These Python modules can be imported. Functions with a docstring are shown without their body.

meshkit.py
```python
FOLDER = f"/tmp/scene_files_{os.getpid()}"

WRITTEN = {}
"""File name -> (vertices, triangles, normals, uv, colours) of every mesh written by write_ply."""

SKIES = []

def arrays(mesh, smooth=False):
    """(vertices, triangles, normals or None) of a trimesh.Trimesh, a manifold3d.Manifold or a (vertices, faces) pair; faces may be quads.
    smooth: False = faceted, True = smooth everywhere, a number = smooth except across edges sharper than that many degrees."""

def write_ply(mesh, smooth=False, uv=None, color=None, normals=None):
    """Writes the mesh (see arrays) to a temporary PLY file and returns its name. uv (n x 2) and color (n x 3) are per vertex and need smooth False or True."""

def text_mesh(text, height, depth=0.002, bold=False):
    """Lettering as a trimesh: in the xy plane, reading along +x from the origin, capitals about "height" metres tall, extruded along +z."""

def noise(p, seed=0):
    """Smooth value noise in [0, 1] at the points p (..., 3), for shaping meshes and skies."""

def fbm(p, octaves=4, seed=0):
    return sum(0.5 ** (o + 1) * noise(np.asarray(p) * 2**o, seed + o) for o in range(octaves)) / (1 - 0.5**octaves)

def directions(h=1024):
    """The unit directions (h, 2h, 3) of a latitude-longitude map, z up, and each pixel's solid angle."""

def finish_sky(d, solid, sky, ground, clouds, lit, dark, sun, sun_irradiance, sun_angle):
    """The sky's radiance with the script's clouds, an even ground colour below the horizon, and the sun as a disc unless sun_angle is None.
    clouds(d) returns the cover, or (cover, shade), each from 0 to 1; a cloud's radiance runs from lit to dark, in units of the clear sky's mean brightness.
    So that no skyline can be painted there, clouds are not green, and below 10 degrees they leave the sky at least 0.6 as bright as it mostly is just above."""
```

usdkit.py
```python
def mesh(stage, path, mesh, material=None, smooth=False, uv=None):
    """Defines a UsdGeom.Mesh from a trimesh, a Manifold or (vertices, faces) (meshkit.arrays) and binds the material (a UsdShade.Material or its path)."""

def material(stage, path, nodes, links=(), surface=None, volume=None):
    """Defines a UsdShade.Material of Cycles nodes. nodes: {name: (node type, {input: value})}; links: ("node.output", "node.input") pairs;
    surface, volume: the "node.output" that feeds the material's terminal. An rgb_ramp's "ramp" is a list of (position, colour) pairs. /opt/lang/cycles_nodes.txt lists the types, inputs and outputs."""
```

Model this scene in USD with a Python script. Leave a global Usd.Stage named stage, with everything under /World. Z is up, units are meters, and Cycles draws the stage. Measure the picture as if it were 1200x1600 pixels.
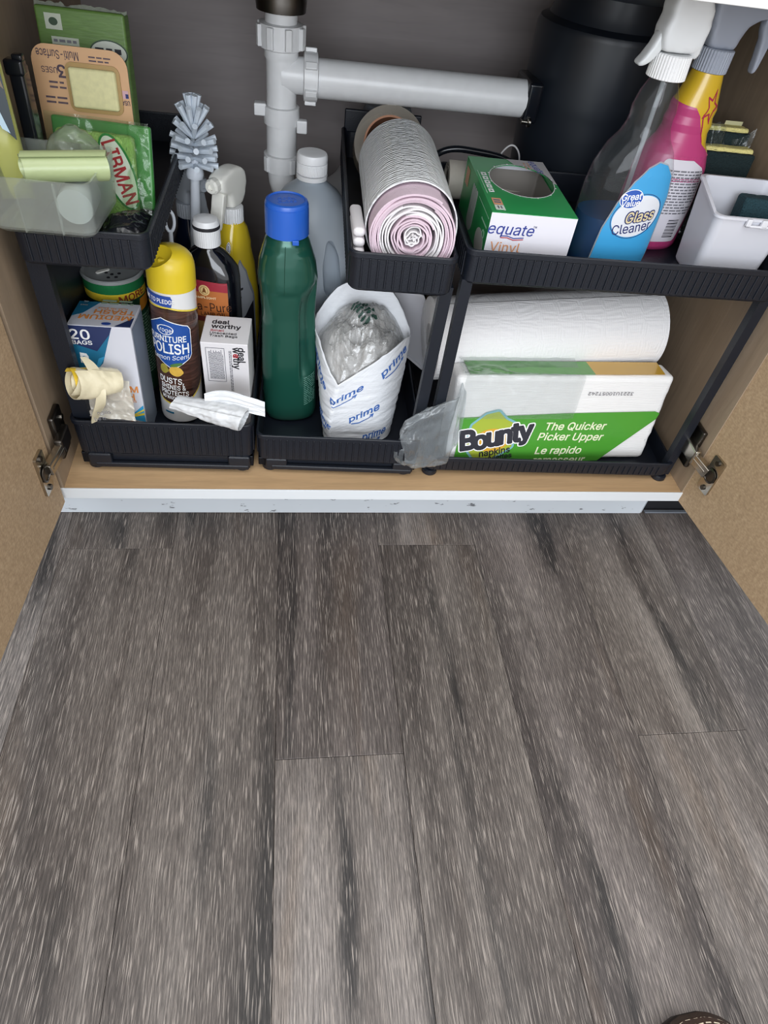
import math, random
import numpy as np, trimesh, usdkit, meshkit, manifold3d as m3
from shapely.geometry import Polygon, Point, LineString, box as sbox
from shapely import affinity, union_all
from scipy.spatial.transform import Rotation as Rot
from pxr import Usd, UsdGeom, UsdLux, UsdShade, Gf, Sdf
random.seed(7); np.random.seed(7)
stage = Usd.Stage.CreateInMemory()
UsdGeom.SetStageUpAxis(stage, UsdGeom.Tokens.z); UsdGeom.SetStageMetersPerUnit(stage, 1.0)
UsdGeom.Xform.Define(stage, '/World'); UsdGeom.Scope.Define(stage, '/World/Looks')

# ---------------------------------------------------------------- camera, light, exposure
FPX, PITCH, YAW, ROLL = 1029.02, .8214, -.1447, -.0031
EYE = np.array([.2897, -.6485, .7663])
EXPOSURE = -0.22
cam = UsdGeom.Camera.Define(stage, '/World/camera')
Rc = Rot.from_euler('zxy', [YAW, -PITCH, ROLL]).as_matrix()
mm = np.eye(4); mm[0, :3] = Rc[:, 0]; mm[1, :3] = Rc[:, 2]; mm[2, :3] = -Rc[:, 1]; mm[3, :3] = EYE
cam.AddTransformOp().Set(Gf.Matrix4d(*mm.ravel().tolist()))
cam.CreateHorizontalApertureAttr(36.0); cam.CreateVerticalApertureAttr(48.0)
cam.CreateFocalLengthAttr(36.0 * FPX / 1200); cam.CreateClippingRangeAttr(Gf.Vec2f(.01, 50))
cam.CreateExposureAttr(EXPOSURE)
dome = UsdLux.DomeLight.Define(stage, '/World/room_daylight'); dome.CreateIntensityAttr(0.55); dome.CreateColorAttr(Gf.Vec3f(.96, .98, 1.0))
lamp = UsdLux.RectLight.Define(stage, '/World/ceiling_lamp'); lamp.CreateWidthAttr(1.5); lamp.CreateHeightAttr(1.3)
lamp.CreateIntensityAttr(2.2); lamp.CreateColorAttr(Gf.Vec3f(1, .985, .96)); lamp.AddTranslateOp().Set(Gf.Vec3d(.25, -1.0, 2.4))

win = UsdLux.RectLight.Define(stage, '/World/window_daylight'); win.CreateWidthAttr(2.4); win.CreateHeightAttr(1.5)
win.CreateIntensityAttr(6.2); win.CreateColorAttr(Gf.Vec3f(.91, .97, 1.05)); win.AddTranslateOp().Set(Gf.Vec3d(.1, -3.4, 1.45)); win.AddRotateXOp().Set(90.0)

# ---------------------------------------------------------------- helpers: scene tree
used = {}
def numbered(path):
    k = used.get(path, -1) + 1; used[path] = k
    return path if k == 0 else f'{path}_{k:03d}'
def keys(pr, label=None, cat=None, group=None, kind=None):
    for k, v in (('label', label), ('category', cat), ('group', group), ('kind', kind)):
        if v: pr.SetCustomDataByKey(k, v)
    return pr
def xf(loc=(0, 0, 0), rz=0, rx=0, ry=0):
    """rotate about x (lean), then y, then z, degrees"""
    m = np.eye(4); m[:3, :3] = Rot.from_euler('xyz', [rx, ry, rz], degrees=True).as_matrix(); m[:3, 3] = loc
    return m
def thing(name, label, cat, m=None, group=None, kind=None):
    x = UsdGeom.Xform.Define(stage, numbered('/World/' + name))
    if m is not None: x.AddTransformOp().Set(Gf.Matrix4d(*m.T.ravel().tolist()))
    return keys(x.GetPrim(), label, cat, group, kind)
def part(parent, name, mesh, mat, smooth=35, label=None, kind=None):
    p = usdkit.mesh(stage, numbered(f'{parent.GetPath()}/{name}'), mesh, mat, smooth=smooth).GetPrim()
    return keys(p, label, None, None, kind)
cat_ = trimesh.util.concatenate

# ---------------------------------------------------------------- helpers: materials
def c(h):
    h = h.lstrip('#'); v = np.array([int(h[i:i + 2], 16) for i in (0, 2, 4)]) / 255
    return tuple(np.where(v <= .04045, v / 12.92, ((v + .055) / 1.055) ** 2.4))
def P(name, col, rough=.5, bump=0, bscale=200, spec=.5, sss=0, metallic=0, coat=0, stretch=(1, 1, 1), vary=0):
    col = c(col) if isinstance(col, str) else col
    pb = {'base_color': col, 'roughness': rough, 'specular_ior_level': spec, 'metallic': metallic, 'coat_weight': coat}
    n, l = {'p': ('principled_bsdf', pb)}, []
    if bump or vary:
        n['t'] = ('texture_coordinate', {}); n['m'] = ('mapping', {'scale': stretch}); n['n'] = ('noise_texture', {'scale': bscale, 'detail': 4.0})
        l += [('t.object', 'm.vector'), ('m.vector', 'n.vector')]
    if bump:
        n['b'] = ('bump', {'strength': bump, 'distance': .002}); l += [('n.fac', 'b.height'), ('b.normal', 'p.normal')]
    if vary:
        a = np.array(col); n['r'] = ('rgb_ramp', {'ramp': [(.3, tuple(a * (1 - vary))), (.7, tuple(np.minimum(a * (1 + vary), 1)))]})
        l += [('n.fac', 'r.fac'), ('r.color', 'p.base_color')]
    return usdkit.material(stage, '/World/Looks/' + name, n, l, 'p.BSDF')
def film(name, tint, body=.12, rough=.15, bodycol='#ffffff', ior=1.45, bump=0, bscale=60):
    """thin clear or milky plastic: see-through, a little of its own colour, a fresnel gloss"""
    n = {'t': ('transparent_bsdf', {'color': c(tint)}), 'd': ('diffuse_bsdf', {'color': c(bodycol)}), 'tl': ('translucent_bsdf', {'color': c(bodycol)}),
         'dm': ('mix_closure', {'fac': .4}), 'g': ('glossy_bsdf', {'color': (1, 1, 1), 'roughness': rough}), 'lw': ('layer_weight', {'blend': .5}), 'pw': ('math', {'math_type': 'power', 'value2': 3.5}), 'f': ('math', {'math_type': 'multiply_add', 'value2': max(.05, (ior - 1) * 1.3), 'value3': (ior - 1) ** 2 * .2}),
         'm1': ('mix_closure', {'fac': body}), 'm2': ('mix_closure', {})}
    l = [('d.BSDF', 'dm.closure1'), ('tl.BSDF', 'dm.closure2'), ('t.BSDF', 'm1.closure1'), ('dm.closure', 'm1.closure2'),
         ('m1.closure', 'm2.closure1'), ('g.BSDF', 'm2.closure2'), ('lw.facing', 'pw.value1'), ('pw.value', 'f.value1'), ('f.value', 'm2.fac')]
    if bump:
        n['tc'] = ('texture_coordinate', {}); n['n'] = ('noise_texture', {'scale': bscale, 'detail': 3.0}); n['b'] = ('bump', {'strength': bump, 'distance': .003})
        l += [('tc.object', 'n.vector'), ('n.fac', 'b.height'), ('b.normal', 'g.normal'), ('b.normal', 'lw.normal')]
    return usdkit.material(stage, '/World/Looks/' + name, n, l, 'm2.closure')
def wood(name, dark, mid, light, axis_scale, off=(0, 0, 0), pores=None, big=7, fine=70, rough=.5, tone=1.0, pore_scale=(420, 16, 420), con=1.0, fs=(1, 1, 1)):
    sx = axis_scale
    A = lambda h: tuple(np.array(c(h)) * tone)
    n = {'g': ('texture_coordinate', {}), 'm': ('mapping', {'location': off, 'scale': sx}),
         'w': ('noise_texture', {'scale': 5.0, 'detail': 2.0}), 'ws': ('vector_math', {'math_type': 'scale', 'scale': .09}), 'wa': ('vector_math', {'math_type': 'add'}),
         'a': ('noise_texture', {'scale': big, 'detail': 3.0, 'roughness': .55, 'distortion': .6}), 'b': ('noise_texture', {'scale': fine, 'detail': 6.0, 'roughness': .65, 'distortion': .35}),
         'ra': ('rgb_ramp', {'ramp': [(.25, A(dark)), (.5, A(mid)), (.78, A(light))]}),
         'fm': ('mapping', {'scale': fs}), 'rb': ('rgb_ramp', {'ramp': [(.28, (1 - .7 * con,) * 3), (.5, (1 - .08 * con,) * 3), (.75, (1 + .45 * con, 1 + .42 * con, 1 + .4 * con))]}),
         'mul': ('mix', {'mix_type': 'multiply', 'fac': 1.0}),
         'p': ('principled_bsdf', {'roughness': rough, 'specular_ior_level': .4}), 'bu': ('bump', {'strength': .25, 'distance': .0015})}
    l = [('g.object', 'm.vector'), ('m.vector', 'w.vector'), ('w.color', 'ws.vector1'), ('m.vector', 'wa.vector1'), ('ws.vector', 'wa.vector2'),
         ('wa.vector', 'a.vector'), ('wa.vector', 'fm.vector'), ('fm.vector', 'b.vector'), ('a.fac', 'ra.fac'), ('b.fac', 'rb.fac'),
         ('ra.color', 'mul.color1'), ('rb.color', 'mul.color2'), ('b.fac', 'bu.height'), ('bu.normal', 'p.normal')]
    if pores:
        n['pm'] = ('mapping', {'location': off, 'scale': pore_scale}); n['pn'] = ('noise_texture', {'scale': 1.0, 'detail': 2.0, 'roughness': .5})
        n['pr'] = ('rgb_ramp', {'ramp': [(.56, (0, 0, 0)), (.72, (1, 1, 1))]}); n['px'] = ('mix', {'color2': c(pores)})
        n['ps'] = ('vector_math', {'math_type': 'scale', 'scale': 12.0}); n['pa'] = ('vector_math', {'math_type': 'add'})
        l += [('g.object', 'pm.vector'), ('w.color', 'ps.vector1'), ('pm.vector', 'pa.vector1'), ('ps.vector', 'pa.vector2'), ('pa.vector', 'pn.vector'), ('pn.fac', 'pr.fac'), ('pr.color', 'px.fac'), ('mul.color', 'px.color1'), ('px.color', 'p.base_color')]
    else: l += [('mul.color', 'p.base_color')]
    return usdkit.material(stage, '/World/Looks/' + name, n, l, 'p.BSDF')

black = P('black_plastic', '#131822', .42, .12, 500)
blackg = P('black_glossy', '#12151b', .18, .05, 60)
white = P('white_plastic', '#e9eaec', .35)
whitem = P('white_paint', '#dfe3e6', .4)
whitep = P('white_paper', '#eceaf0', .7)
warmw = P('warm_white_plastic', '#ecebe3', .3)
pvc = P('pvc_white', '#d9dadb', .28, .05, 60, vary=.03)
steel = P('nickel_steel', '#b9b4aa', .22, .05, 80, metallic=1)
dsteel = P('dark_steel', '#5c5854', .35, metallic=1)
ink_navy = P('ink_navy', '#232c66', .6)
ink_black = P('ink_black', '#26262b', .6)
ink_grey = P('ink_grey', '#77777e', .6)
ink_white = P('ink_white', '#f4f4f4', .5)
ink_orange = P('ink_orange', '#e08a4a', .6)
ink_red = P('ink_red', '#b02a35', .5)

# ---------------------------------------------------------------- helpers: shapes
def B(x0, x1, y0, y1, z0, z1):
    m = trimesh.creation.box((x1 - x0, y1 - y0, z1 - z0)); m.apply_translation(((x0 + x1) / 2, (y0 + y1) / 2, (z0 + z1) / 2)); return m
def RB(x0, x1, y0, y1, z0, z1, r=.003, sub=1):
    s = trimesh.creation.icosphere(subdivisions=sub, radius=r).vertices
    q = np.concatenate([s + (x, y, z) for x in (x0 + r, x1 - r) for y in (y0 + r, y1 - r) for z in (z0 + r, z1 - r)])
    return trimesh.convex.convex_hull(q)
def hull(*spheres):
    q = np.concatenate([trimesh.creation.icosphere(subdivisions=2, radius=r).vertices + np.array(p) for *p, r in spheres]); return trimesh.convex.convex_hull(q)
def loft(rings, cap0=True, cap1=True, closed=True):
    rings = [np.asarray(r, float) for r in rings]; n = len(rings[0]); v = np.vstack(rings); f = []
    m = n if closed else n - 1
    i = np.arange(m); j = (i + 1) % n
    for k in range(len(rings) - 1):
        a, b = k * n, (k + 1) * n
        f.append(np.c_[a + i, a + j, b + j]); f.append(np.c_[a + i, b + j, b + i])
    ex = []
    def cap(base, ring, flip):
        ce = len(v) + len(ex); ex.append(ring.mean(0)); q = np.c_[np.full(n, ce), base + np.arange(n), base + (np.arange(n) + 1) % n]; f.append(q[:, ::-1] if not flip else q)
    if cap0: cap(0, rings[0], False)
    if cap1: cap((len(rings) - 1) * n, rings[-1], True)
    return trimesh.Trimesh(np.vstack([v] + [np.array(ex)]) if ex else v, np.vstack(f), process=False)
def ring(z, rx, ry=None, p=2.0, n=48, cx=0, cy=0):
    t = np.arange(n) / n * 2 * np.pi; ry = rx if ry is None else ry
    return np.c_[cx + rx * np.sign(np.cos(t)) * np.abs(np.cos(t)) ** (2 / p), cy + ry * np.sign(np.sin(t)) * np.abs(np.sin(t)) ** (2 / p), np.full(n, z)]
def lathe(prof, n=48, cx=0, cy=0): return loft([ring(z, max(r, 1e-5), n=n, cx=cx, cy=cy) for r, z in prof])
def fluted(r, z0, z1, n=36, d=.0007, taper=0):
    t = np.arange(n * 4) / (n * 4) * 2 * np.pi; k = np.where((np.arange(n * 4) % 4) < 2, d, 0)
    R = lambda z, rr: np.c_[(rr + k) * np.cos(t), (rr + k) * np.sin(t), np.full(len(t), z)]
    return loft([ring(z0, r * .97, n=n * 4), R(z0 + .0006, r), R(z1 - .001, r - taper), ring(z1, r * .95 - taper, n=n * 4)])
def rrect(w, d, r=.01, n=6, cx=0, cy=0):
    """rounded rectangle outline, counter-clockwise"""
    o = []
    for k, (sx, sy) in enumerate(((1, 1), (-1, 1), (-1, -1), (1, -1))):
        a = np.linspace(k * np.pi / 2, (k + 1) * np.pi / 2, n)
        o.append(np.c_[cx + sx * (w / 2 - r) + r * np.cos(a), cy + sy * (d / 2 - r) + r * np.sin(a)])
    return np.vstack(o)
def at(o, z): return np.c_[o, np.full(len(o), z)]
def tube(path, r, n=12, cap=True):
    path = np.asarray(path, float); rr = np.broadcast_to(r, len(path)); tan = np.gradient(path, axis=0); tan /= np.linalg.norm(tan, axis=1)[:, None]
    u = np.cross(tan[0], (0, 0, 1) if abs(tan[0][2]) < .9 else (1, 0, 0)); u /= np.linalg.norm(u); rings = []
    a = np.arange(n) / n * 2 * np.pi
    for p, t, q in zip(path, tan, rr):
        u = u - t * (u @ t); u /= np.linalg.norm(u); w = np.cross(t, u); rings.append(p + q * (np.cos(a)[:, None] * u + np.sin(a)[:, None] * w))
    return loft(rings, cap, cap)
def spline(pts, n=24):
    from scipy.interpolate import CubicSpline
    pts = np.asarray(pts, float); t = np.r_[0, np.cumsum(np.linalg.norm(np.diff(pts, axis=0), axis=1))]; return CubicSpline(t, pts)(np.linspace(0, t[-1], n))
def ext(poly, h):
    g = getattr(poly, 'geoms', [poly]); return cat_([trimesh.creation.extrude_polygon(q, h, engine='earcut') for q in g if not q.is_empty and q.area > 1e-10])
def soft(mesh, e=.003, it=12):
    """refine and round off a closed mesh"""
    m = m3.Manifold(m3.Mesh(np.asarray(mesh.vertices, np.float32), np.asarray(mesh.faces, np.uint32)))
    m = m.refine_to_length(e).to_mesh(); t = trimesh.Trimesh(m.vert_properties[:, :3], m.tri_verts)
    return trimesh.smoothing.filter_laplacian(t, lamb=.5, iterations=it, volume_constraint=False)
def union(*ms):
    r = m3.Manifold()
    for k in ms: k = k.copy(); k.merge_vertices(); r = r + m3.Manifold(m3.Mesh(np.asarray(k.vertices, np.float32), np.asarray(k.faces, np.uint32)))
    r = r.to_mesh(); return trimesh.Trimesh(r.vert_properties[:, :3], r.tri_verts)
def sheet(fn, nu, nv, th=.0004):
    """a thin solid sheet: fn(u, v) -> xyz for u, v in [0, 1]"""
    u, v = np.meshgrid(np.linspace(0, 1, nu), np.linspace(0, 1, nv), indexing='ij'); p = np.asarray(fn(u, v), float)
    n = np.cross(np.gradient(p, axis=0), np.gradient(p, axis=1)); n /= np.maximum(np.linalg.norm(n, axis=-1, keepdims=True), 1e-12)
    q = p + n * th; I = np.arange(nu * nv).reshape(nu, nv); a, b, d, e = I[:-1, :-1].ravel(), I[1:, :-1].ravel(), I[1:, 1:].ravel(), I[:-1, 1:].ravel(); N = nu * nv
    f = [np.c_[a, d, b], np.c_[a, e, d], np.c_[a, b, d] + N, np.c_[a, d, e] + N]
    rim = np.r_[I[:, 0], I[-1, 1:], I[-2::-1, -1], I[0, -2:0:-1]]; r2 = np.roll(rim, -1); f += [np.c_[rim, r2, r2 + N], np.c_[rim, r2 + N, rim + N]]
    return trimesh.Trimesh(np.vstack([p.reshape(-1, 3), q.reshape(-1, 3)]), np.vstack(f), process=False)
def crease(p, sc, seed=0, oct_=3):
    """sharp folds for crumpled film, -1..1"""
    out = 0; a = 1
    for o in range(oct_):
        out = out + a * (1 - 2 * np.abs(2 * meshkit.noise(np.asarray(p) * sc * 2 ** o, seed + o) - 1)); a *= .5
    return out / 1.75

# ---- flat print: shapes in (u, v) mapped onto a surface S(u, v, w)
def plane(o, u, v):
    o, u, v = (np.array(k, float) for k in (o, u, v)); u /= np.linalg.norm(u); v = v - u * (v @ u); v /= np.linalg.norm(v); w = np.cross(u, v)
    return lambda q: o + q[:, :1] * u + q[:, 1:2] * v + q[:, 2:] * w
def wrap(R, rot=0, cx=0, cy=0):
    """round a lathed body of radius R(z) (or constant); u = arc length from the front (-y), rot degrees to the right"""
    f = R if callable(R) else (lambda z: np.full_like(z, R))
    r0 = float(np.max(f(np.linspace(.02, .2, 20))))
    def S(q):
        a = q[:, 0] / r0 + math.radians(rot); r = f(q[:, 1]) + q[:, 2]
        return np.c_[cx + r * np.sin(a), cy - r * np.cos(a), q[:, 1]]
    return S
def prof_fn(secs):
    zs = [s[0] for s in secs]; return [lambda z, k=k: np.interp(z, zs, [s[k] for s in secs]) for k in (1, 2)]
def wrapoval(secs, p, rot=0):
    """round a superellipse loft whose sections are (z, rx, ry)"""
    fx, fy = prof_fn(secs); r0 = max(s[1] for s in secs)
    # arc length table of the widest section, from the front
    t = np.linspace(-np.pi, np.pi, 721); s = max(secs, key=lambda k: k[1])
    e = lambda v: np.sign(v) * np.abs(v) ** (2 / p)
    x, y = s[1] * e(np.sin(t)), -s[2] * e(np.cos(t)); L = np.r_[0, np.cumsum(np.hypot(np.diff(x), np.diff(y)))]; L -= L[360]
    def S(q):
        a = np.interp(q[:, 0], L, t) + math.radians(rot); rx, ry = fx(q[:, 1]), fy(q[:, 1])
        X, Y = rx * e(np.sin(a)), -ry * e(np.cos(a)); g = np.c_[X / rx ** 2, Y / ry ** 2]; g /= np.maximum(np.linalg.norm(g, axis=1), 1e-9)[:, None]
        return np.c_[X + g[:, 0] * q[:, 2], Y + g[:, 1] * q[:, 2], q[:, 1]]
    return S
def print_on(parent, name, S, shape, mat, lift=.0004, th=.00015, edge=None, label=None):
    if not isinstance(shape, trimesh.Trimesh): shape = ext(shape, 1.0)
    v, f = np.array(shape.vertices), np.array(shape.faces)
    if edge: v, f = trimesh.remesh.subdivide_to_size(v, f, edge, max_iter=12) if False else _sub(v, f, edge)
    zz = v[:, 2]; v = np.c_[v[:, 0], v[:, 1], np.where(zz > zz.mean(), lift + th, lift)]
    return part(parent, name, trimesh.Trimesh(S(v), f, process=False), mat, smooth=False, label=label)
def _sub(v, f, edge):
    v = v.copy(); v[:, 2] = np.where(v[:, 2] > v[:, 2].mean(), edge * .1, 0)
    return trimesh.remesh.subdivide_to_size(v, f, edge, max_iter=14)[:2]
def T(s, h, u=0, v=0, rot=0, bold=False, sx=1.0, align='c', shear=0):
    m = meshkit.text_mesh(s, h, 1.0, bold); b = m.bounds; m.apply_translation((-(b[0][0] + b[1][0]) / 2 if align == 'c' else -b[0][0], -h / 2, 0))
    k = np.eye(4); k[0, 0] = sx; k[0, 1] = shear; m.apply_transform(k)
    r = math.radians(rot); k = np.eye(4); k[:2, :2] = [[math.cos(r), -math.sin(r)], [math.sin(r), math.cos(r)]]; k[:2, 3] = u, v; m.apply_transform(k); return m
def R_(u0, u1, v0, v1): return sbox(u0, v0, u1, v1)
def El(u, v, a, b): return affinity.scale(Point(u, v).buffer(1, 24), a, b, origin=(u, v)) if False else affinity.translate(affinity.scale(Point(0, 0).buffer(1, 16), a, b), u, v)
def fine(u0, u1, v0, v1, n, seed=0, fill=.62, vertical=False):
    """rows of print too small to read"""
    rnd = random.Random(seed); out = []; h = (v1 - v0) / n
    for i in range(n):
        u = u0; end = u1 - (rnd.random() * .3 if i % 4 == 3 else rnd.random() * .06) * (u1 - u0)
        while u < end - h * .3:
            w = h * rnd.uniform(.8, 2.6); w = min(w, end - u); out.append(sbox(u, v0 + i * h + h * (1 - fill) / 2, u + w, v0 + i * h + h * (1 + fill) / 2)); u += w + h * .45
    g = union_all(out)
    return g

# ================================================================ THE SETTING
Z0 = .1146          # cabinet floor
floor = thing('floor', 'dark grey-brown wood plank floor in front of the open cabinet', None, kind='structure')
part(floor, 'subfloor', B(-1.6, 2.5, -2.2, .2, -.02, -.0031), P('subfloor', '#15120f', .9), smooth=False)
PW = .152; PX = .4292
def plankmat(i):
    tones = [('#393332', '#605956', '#807875'), ('#2f2a29', '#524b48', '#6f6764'), ('#403a38', '#69625e', '#88817d'), ('#342e2c', '#58514d', '#77706b'), ('#322c2b', '#5c5551', '#817a75')][i % 5]
    off = (3.13 * i, 7.71 * i, 0)
    n = {'g': ('texture_coordinate', {}), 'm': ('mapping', {'location': off, 'scale': (1, .11, 1)}), 'm0': ('mapping', {'location': off, 'scale': (1, .12, 1)}),
         'a': ('noise_texture', {'scale': 13.0, 'detail': 3.0, 'roughness': .5, 'distortion': .5}), 'ra': ('rgb_ramp', {'ramp': [(.28, c(tones[0])), (.5, c(tones[1])), (.74, c(tones[2]))]}),
         'k': ('noise_texture', {'scale': 15.0, 'detail': 2.0, 'distortion': .4}), 'rk': ('rgb_ramp', {'ramp': [(.31, (.30, .31, .33)), (.41, (1, 1, 1)), (.60, (1, 1, 1)), (.72, (1.10, 1.02, .93))]}), 'mk': ('mix', {'mix_type': 'multiply', 'fac': 1.0}),
         'w': ('wave_texture', {'wave_type': 'bands', 'bands_direction': 'x', 'profile': 'sine', 'scale': 95.0, 'distortion': 40.0, 'detail': 3.0, 'detail_scale': .16, 'detail_roughness': .62}),
         'rw': ('rgb_ramp', {'ramp': [(.05, (.76, .755, .75)), (.5, (.98, .98, .98)), (.95, (1.13, 1.13, 1.12))]}), 'mw': ('mix', {'mix_type': 'multiply', 'fac': 1.0}),
         'fm': ('mapping', {'location': off, 'scale': (1050, 62, 1)}), 'f': ('noise_texture', {'scale': 1.0, 'detail': 3.0, 'roughness': .6}), 'rf': ('rgb_ramp', {'ramp': [(.32, (.62, .61, .60)), (.52, (1, 1, 1)), (.68, (1.55, 1.53, 1.5))]}), 'mf': ('mix', {'mix_type': 'multiply', 'fac': 1.0}),
         'pm': ('mapping', {'location': off, 'scale': (900, 34, 1)}), 'ds': ('vector_math', {'math_type': 'scale', 'scale': 9.0}), 'pa': ('vector_math', {'math_type': 'add'}), 'pn': ('noise_texture', {'scale': 1.0, 'detail': 2.0}), 'pr': ('rgb_ramp', {'ramp': [(.57, (0, 0, 0)), (.68, (.75, .75, .75))]}),
         'px': ('mix', {'color2': c('#a59b93')}), 'bu': ('bump', {'strength': .2, 'distance': .001}), 'p': ('principled_bsdf', {'roughness': .48, 'specular_ior_level': .4})}
    l = [('g.object', 'm.vector'), ('g.object', 'm0.vector'), ('m0.vector', 'a.vector'), ('m0.vector', 'k.vector'), ('m.vector', 'w.vector'), ('a.fac', 'ra.fac'), ('k.fac', 'rk.fac'), ('ra.color', 'mk.color1'), ('rk.color', 'mk.color2'),
         ('w.fac', 'rw.fac'), ('mk.color', 'mw.color1'), ('rw.color', 'mw.color2'), ('g.object', 'fm.vector'), ('fm.vector', 'f.vector'), ('f.fac', 'rf.fac'), ('mw.color', 'mf.color1'), ('rf.color', 'mf.color2'),
         ('g.object', 'pm.vector'), ('a.color', 'ds.vector1'), ('pm.vector', 'pa.vector1'), ('ds.vector', 'pa.vector2'), ('pa.vector', 'pn.vector'), ('pn.fac', 'pr.fac'), ('pr.color', 'px.fac'), ('mf.color', 'px.color1'), ('px.color', 'p.base_color'), ('f.fac', 'bu.height'), ('bu.normal', 'p.normal')]
    return usdkit.material(stage, f'/World/Looks/floor_oak_{i}', n, l, 'p.BSDF')
planks = [plankmat(i) for i in range(10)]
ends = {-2: [-.75], -1: [-.3301], 0: [-.004], 1: [-.93], 2: [-.3228], -3: [-.008], -4: [-.62], 3: [-.7], 4: [-.25], 5: [-.9], -5: [-.35], -6: [-.85], -7: [-.2], 6: [-.45], 7: [-.1], 8: [-.8]}
rnd = random.Random(3)
for k in range(-7, 9):
    e = ends[k][0]; ys = sorted([e - 1.22, e, e + 1.22])
    for a, b in zip([-2.2] + ys, ys + [.14]):
        a, b = max(a, -2.2), min(b, .14)
        if b - a < .02: continue
        x0, x1 = PX + k * PW, PX + (k + 1) * PW; g = .00022; t = .0006
        o = lambda i: np.array([[x0 + g + i, a + g + i], [x1 - g - i, a + g + i], [x1 - g - i, b - g - i], [x0 + g + i, b - g - i]])
        part(floor, 'plank', loft([at(o(0), -.003), at(o(0), -t * .6), at(o(t), 0)]), planks[rnd.randrange(10)], smooth=False)

lam = wood('laminate_oak', '#b3936d', '#c2a17a', '#cfaf87', (.1, 1.0, 1.0), big=9, fine=110, rough=.5, con=.22)
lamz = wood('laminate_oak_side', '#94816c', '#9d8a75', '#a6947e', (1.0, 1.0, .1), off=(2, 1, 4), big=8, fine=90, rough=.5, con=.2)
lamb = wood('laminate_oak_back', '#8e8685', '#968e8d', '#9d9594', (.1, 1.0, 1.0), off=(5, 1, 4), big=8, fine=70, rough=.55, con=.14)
def mdf():
    n = {'t': ('texture_coordinate', {}), 'a': ('noise_texture', {'scale': 260.0, 'detail': 5.0, 'roughness': .7}), 'm': ('mapping', {'scale': (1, 1, .35), 'rotation': (.5, .3, .2)}), 'm2': ('mapping', {'scale': (.35, .5, 1)}),
         'b': ('noise_texture', {'scale': 420.0, 'detail': 2.0}), 'r': ('rgb_ramp', {'ramp': [(.3, c('#9c8367')), (.5, c('#b09677')), (.72, c('#c4ab8b'))]}),
         'mx': ('mix_float', {'fac': .5}), 'p': ('principled_bsdf', {'roughness': .6, 'specular_ior_level': .3})}
    return usdkit.material(stage, '/World/Looks/door_particleboard', n, [('t.object', 'm.vector'), ('m.vector', 'a.vector'), ('t.object', 'm2.vector'), ('m2.vector', 'b.vector'), ('a.fac', 'mx.a'), ('b.fac', 'mx.b'), ('mx.result', 'r.fac'), ('r.color', 'p.base_color')], 'p.BSDF')
tan = mdf()
def scuffed():
    n = {'t': ('texture_coordinate', {}), 'm': ('mapping', {'scale': (1, 1, 2.2), 'rotation': (0, .5, 0)}), 'v': ('noise_texture', {'scale': 30.0, 'detail': 3.0, 'roughness': .7}), 'r': ('rgb_ramp', {'ramp': [(.0, c('#c9cfd5')), (.63, c('#c9cfd5')), (.67, c('#74777c'))]}),
         'p': ('principled_bsdf', {'roughness': .35})}
    return usdkit.material(stage, '/World/Looks/scuffed_white', n, [('t.object', 'm.vector'), ('m.vector', 'v.vector'), ('v.fac', 'r.fac'), ('r.color', 'p.base_color')], 'p.BSDF')
cab = thing('sink_cabinet', 'open sink base cabinet with oak laminate inside and two tan doors swung wide', 'cabinet')
part(cab, 'bottom_panel', B(-.018, .898, .0, .56, Z0 - .018, Z0), lam, smooth=False)
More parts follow.
